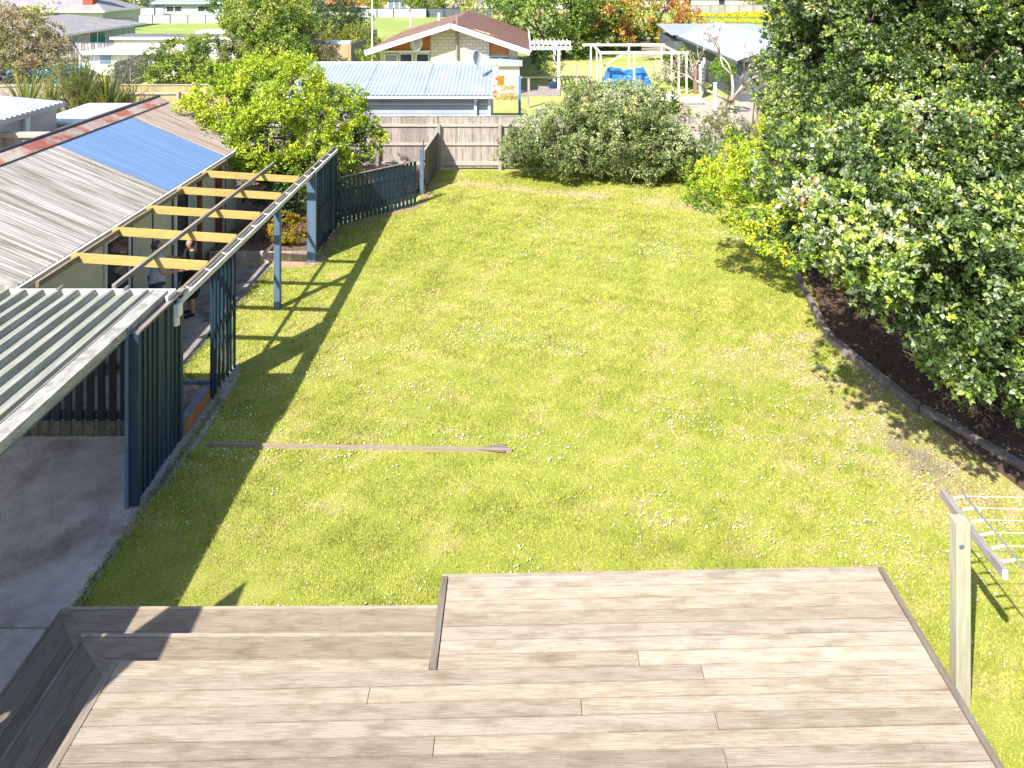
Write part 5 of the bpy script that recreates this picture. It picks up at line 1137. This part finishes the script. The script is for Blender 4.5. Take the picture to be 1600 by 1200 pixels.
t=thing('flag_pole','slim white pole rising between the tan fence and the brown roofed house','pole',(-8.95,42.2,0)); mb=MB(); mb.tube([(-8.95,42.2,0),(-8.95,42.2,9)],[.05,.03],8); mb.build('shaft',m_white,t); mb=MB(); mb.tube([(-8.95,42.2,9),(-8.95,42.2,9.08)],.06,8); mb.build('finial',m_white,t)

# field
mb=MB(); mb.prism([(-60,62),(-17,62),(-9.5,58),(6,58),(20,64),(60,64),(60,121),(-60,121)],-.011,-.004)
tag(mb.build('field',M('bright field grass',(.29,.35,.08),(.20,.27,.055),.95,1.6,(1,2,1),.4,6,stain=(.40,.40,.14),sscale=.15,sth=(.5,.7))),kind='structure')
n=9000; x=RNG.uniform(24,48,n); y=RNG.uniform(88,117,n); k=fnoise(np.stack([x*.3,y,x*0],1),.35)>-.6; x,y=x[k],y[k]
V,Fq,c=discs(x,y,np.full(len(x),.35),RNG.uniform(.08,.16,len(x)),np.array([.62,.52,.02])*RNG.uniform(.8,1.1,(len(x),1)))
tag(npmesh('yellow_wildflowers',V,Fq,c,m_petal,nside=6),'band of yellow wildflowers across the far field on the right','wildflowers',kind='stuff')

# far fences
def far_fence(label,x0,x1,y,h,mat,sp,pm,name='boundary_fence',cap=True):
    t=thing(name,label,'fence',((x0+x1)/2,y,0)); mb=MB(); x=x0
    while x<x1-.01:
        v=random.uniform(.85,1.1); mb.col=(v,v,v); mb.box(x,min(x+sp,x1),y,y+.04,0,h); x+=sp
    mb.build('panels',mat,t); x=x0
    while x<=x1: mb=MB(); mb.box(x-.06,x+.06,y-.12,y-.01,0,h+.05); x+=max(sp,2.4); mb.build('post',pm,t)
    if cap: mb=MB(); mb.box(x0,x1,y-.05,y+.06,h,h+.06); mb.build('capping',pm,t)
far_fence('long low white fence before the green roofed building',-52.5,-40,95.5,1.05,m_white,2.4,m_oldwood)
far_fence('pale zinc sheet fence across the far field left of the brown roof',-24.5,-14.5,107,1.3,m_zinc,2.5,m_darkfence)
far_fence('darker zinc fence behind the brown roof ridge under green trees',-14.4,-4.6,107.5,1.3,m_darkfence,2.5,m_darkline)
far_fence('weathered tan fence right of the brown roof ridge',-4.4,14,107,1.3,m_tanfence,1.2,m_oldwood)
far_fence('grey board fence beyond the yellow wildflowers',22,52,118,1.35,M('grey board',(.40,.38,.33),None,.9,1,(8,1,1)),1.2,m_oldwood)
far_fence('grey fence in front of the white far house at top left',-80,-57,112,1.2,M('lilac fence',(.42,.42,.5),None,.8),1.5,m_darkfence)
far_fence('dark blue fence below the brick chimney house',-58,-46.5,84,1.4,m_darkfence,2,m_darkline)
# far houses
G1='houses beyond the far field'
hip_house('long green roofed building with white gable behind the low white fence',-58.5,-43,113,119,1.9,3.0,m_weatherb,m_greenroof,[('y',-57,-54.5,.5,1.4,m_glass),('y',-52,-49.5,.5,1.4,m_glass),('y',-47,-44,.5,1.4,m_glass)],gable=1,group=G1)
hip_house('orange gabled house above the long green roof',-62,-50,131,141,2.4,4.6,m_orange,m_redroof,[('y',-60,-57,.7,2,m_glass)],gable=1,group=G1)
t,r=hip_house('grey roofed house with red brick chimney at the top left',-69,-50,84,92,2.3,4.2,m_cream,m_greyroof,[('y',-62,-60.5,.6,2,m_glass),('y',-56,-54,.6,2,m_glass),('y',-66,-64,.6,2,m_palegl)],group=G1)
mb=MB(); mb.box(-53,-51.8,85,86,1,6); mb.build('chimney',m_chim,r)
hip_house('white house with red trimmed window behind the yellow green tree',-80,-66,122,130,3.5,5,m_white,m_greyroof,[('y',-74.5,-73.2,.6,2.6,m_brown),('y',-71.5,-69,.6,2.4,m_palegl)],group=G1)
hip_house('white house with small dark windows behind the dark bushy trees',-39,-26,120,128,2.4,4,m_white,m_greyroof,[('y',-37.4,-36.2,.7,1.9,m_glass),('y',-35.5,-34,.7,1.9,m_glass),('y',-30,-28,.7,1.9,m_palegl)],group=G1)
hip_house('low terracotta roofed house behind the zinc fence',-33,-25.5,114,117,1.3,2.3,m_cream,m_redroof,[('y',-31,-30,.4,1.1,m_glass)],group=G1)
hip_house('cream house with pale garage door behind the zinc fence',-25,-15.5,124,132,2.4,4,M('cream wall',(.68,.6,.48),None,.8),m_redroof,[('y',-23.5,-20.5,.2,1.9,m_palegl),('y',-18,-16.5,.3,1.9,m_glass)],group=G1)
hip_house('white house above the ridge of the brown roof',-9,9,126,134,2.2,4,m_white,m_greyroof,[('y',-6,-3,.9,2,m_palegl),('y',1,4,.9,2,m_palegl)],group=G1)
hip_house('white bungalow beyond the grey board fence on the right',22,47,127,135,2.4,4,m_white,m_greyroof,[('y',26,27.4,.7,1.9,m_glass),('y',29,30.6,.7,1.9,m_glass),('y',35.5,36.7,.2,2,m_glass),('y',39,43,.3,2,m_pink)],group=G1)
hip_house('pale weatherboard house at the far left corner of the photo',-68,-58.5,68.5,74,2.2,3.6,M('pale lemon wall',(.6,.62,.5),None,.8),m_greyroof,[('y',-62,-60.3,.6,1.9,m_palegl)],gable=1,group=G1)
t=thing('power_pole','grey wooden power pole at the top left beyond the white fence','pole',(-55.5,101,0)); mb=MB(); mb.tube([(-55.5,101,0),(-55.5,101,10)],[.2,.15],8); mb.build('shaft',m_oldwood,t); mb=MB(); mb.box(-56.6,-54.4,100.95,101.05,9.2,9.35); mb.build('cross_arm',m_oldwood,t)
# far trees
yl=[((.46,.50,.03),4),((.34,.40,.03),3)]
def ft(label,lobes,pal,base,group=None,leaf=.35,name='distant_tree'):
    plant(name,label,'tree',base,lobes,pal,leaf,.6,4,12,.15,group='trees beyond the far field',rough=.3,twigs=2)
ft('bright yellow green tree right of the brick chimney',[(148,8,95,1.7),(130,2,95,1.3),(165,5,96,1.3),(150,20,94,1.0)],yl,(-57.5,95,0))
ft('dark green tree between the brick chimney and the yellow green tree',[(100,2,94,2.0),(112,14,93,1.4),(85,15,92,.8)],dg,(-61,94,0))
ft('pinkish flowering bush under the brick chimney',[(88,20,86,.9),(98,22,86,.7)],[((.36,.2,.16),3),((.42,.36,.1),2)],(-57,86,0))
ft('low yellow hedge before the grey roofed house',[(52,22,83,.6),(62,22,83,.6),(72,22,83,.5),(44,23,83,.5)],yl,(-58,83,0))
ft('dark green tree right of the white house with the red trimmed window',[(202,10,115,1.8),(205,2,116,1.8)],dg,(-64,115,0))
ft('grey green tree behind the roof of the green roofed building',[(235,3,128,2.0),(255,0,130,2)],dg,(-66,129,0))
ft('yellow flowering shrub left of the cream house',[(560,4,116,1.4),(575,8,115,1.2),(585,2,116,1.3)],yl,(-26,116,0))
ft('round green tree overhanging the darker zinc fence',[(645,6,112,1.5),(665,4,112,1.8),(685,8,113,1.3),(655,14,111,1.0)],[((.14,.24,.02),4),((.24,.33,.03),3)],(-15,112,0))
ft('pale blossom tree right of the round green tree',[(705,8,113,1.2),(720,6,113,1.3),(742,10,113,.8)],[((.4,.36,.34),2),((.2,.24,.1),3)],(-10.5,113,0))
ft('yellow green sapling rising above the brown roof ridge',[(733,14,104,.8),(745,19,103,.7),(752,21,103,.5)],yl,(-7,104,0))
ft('dark green tree at the right end of the white far house',[(785,2,112,2.2),(805,8,108,1.6),(825,3,110,2)],dg,(-1,111,0))
ft('low green tree right of the white bungalow',[(1195,3,124,1.6),(1178,4,124,1.4),(1210,0,122,2)],[((.16,.24,.03),4),((.28,.34,.04),3)],(42,124,0))
ft('dark tree behind the white house above the tall green tree',[(345,0,104,1.8),(470,2,112,1.5),(450,0,112,1.4)],dg,(-44,105,0))

# ------------------------------------------------------------ light, camera
az=math.atan2(-SA,-SB)
v=Vector((SA,SB,-1)).normalized(); el=math.asin(-v.z)
sun=bpy.data.lights.new('sun','SUN'); sun.energy=4.9; sun.angle=math.radians(.53); sun.color=(1,.955,.88)
so_=bpy.data.objects.new('sun',sun); C.objects.link(so_); so_.rotation_euler=v.to_track_quat('-Z','Y').to_euler(); so_.location=(-10,-14,20)
wd=bpy.data.worlds.new('World'); bpy.context.scene.world=wd; wd.use_nodes=True
sky=wd.node_tree.nodes.new('ShaderNodeTexSky'); sky.sky_type='NISHITA'; sky.sun_disc=False
sky.sun_elevation=el; sky.sun_rotation=az; sky.air_density=1.0; sky.dust_density=1.0
bg=wd.node_tree.nodes['Background']; bg.inputs[1].default_value=.12; wd.node_tree.links.new(sky.outputs[0],bg.inputs[0])
cam=bpy.data.cameras.new('camera'); co=bpy.data.objects.new('camera',cam); C.objects.link(co)
co.location=(0,0,H); co.rotation_euler=(math.pi/2,0,0)
cam.sensor_fit='HORIZONTAL'; cam.sensor_width=36; cam.lens=F*36/1600
cam.shift_x=-(VX-800)/1600; cam.shift_y=-(600-VY)/1600
cam.clip_start=.1; cam.clip_end=3000
sc=bpy.context.scene; sc.camera=co
sc.view_settings.view_transform='Standard'; sc.view_settings.look='None'; sc.view_settings.exposure=1.0; sc.view_settings.gamma=1
sc.cycles.use_denoising=True; sc.cycles.max_bounces=6; sc.cycles.transparent_max_bounces=4
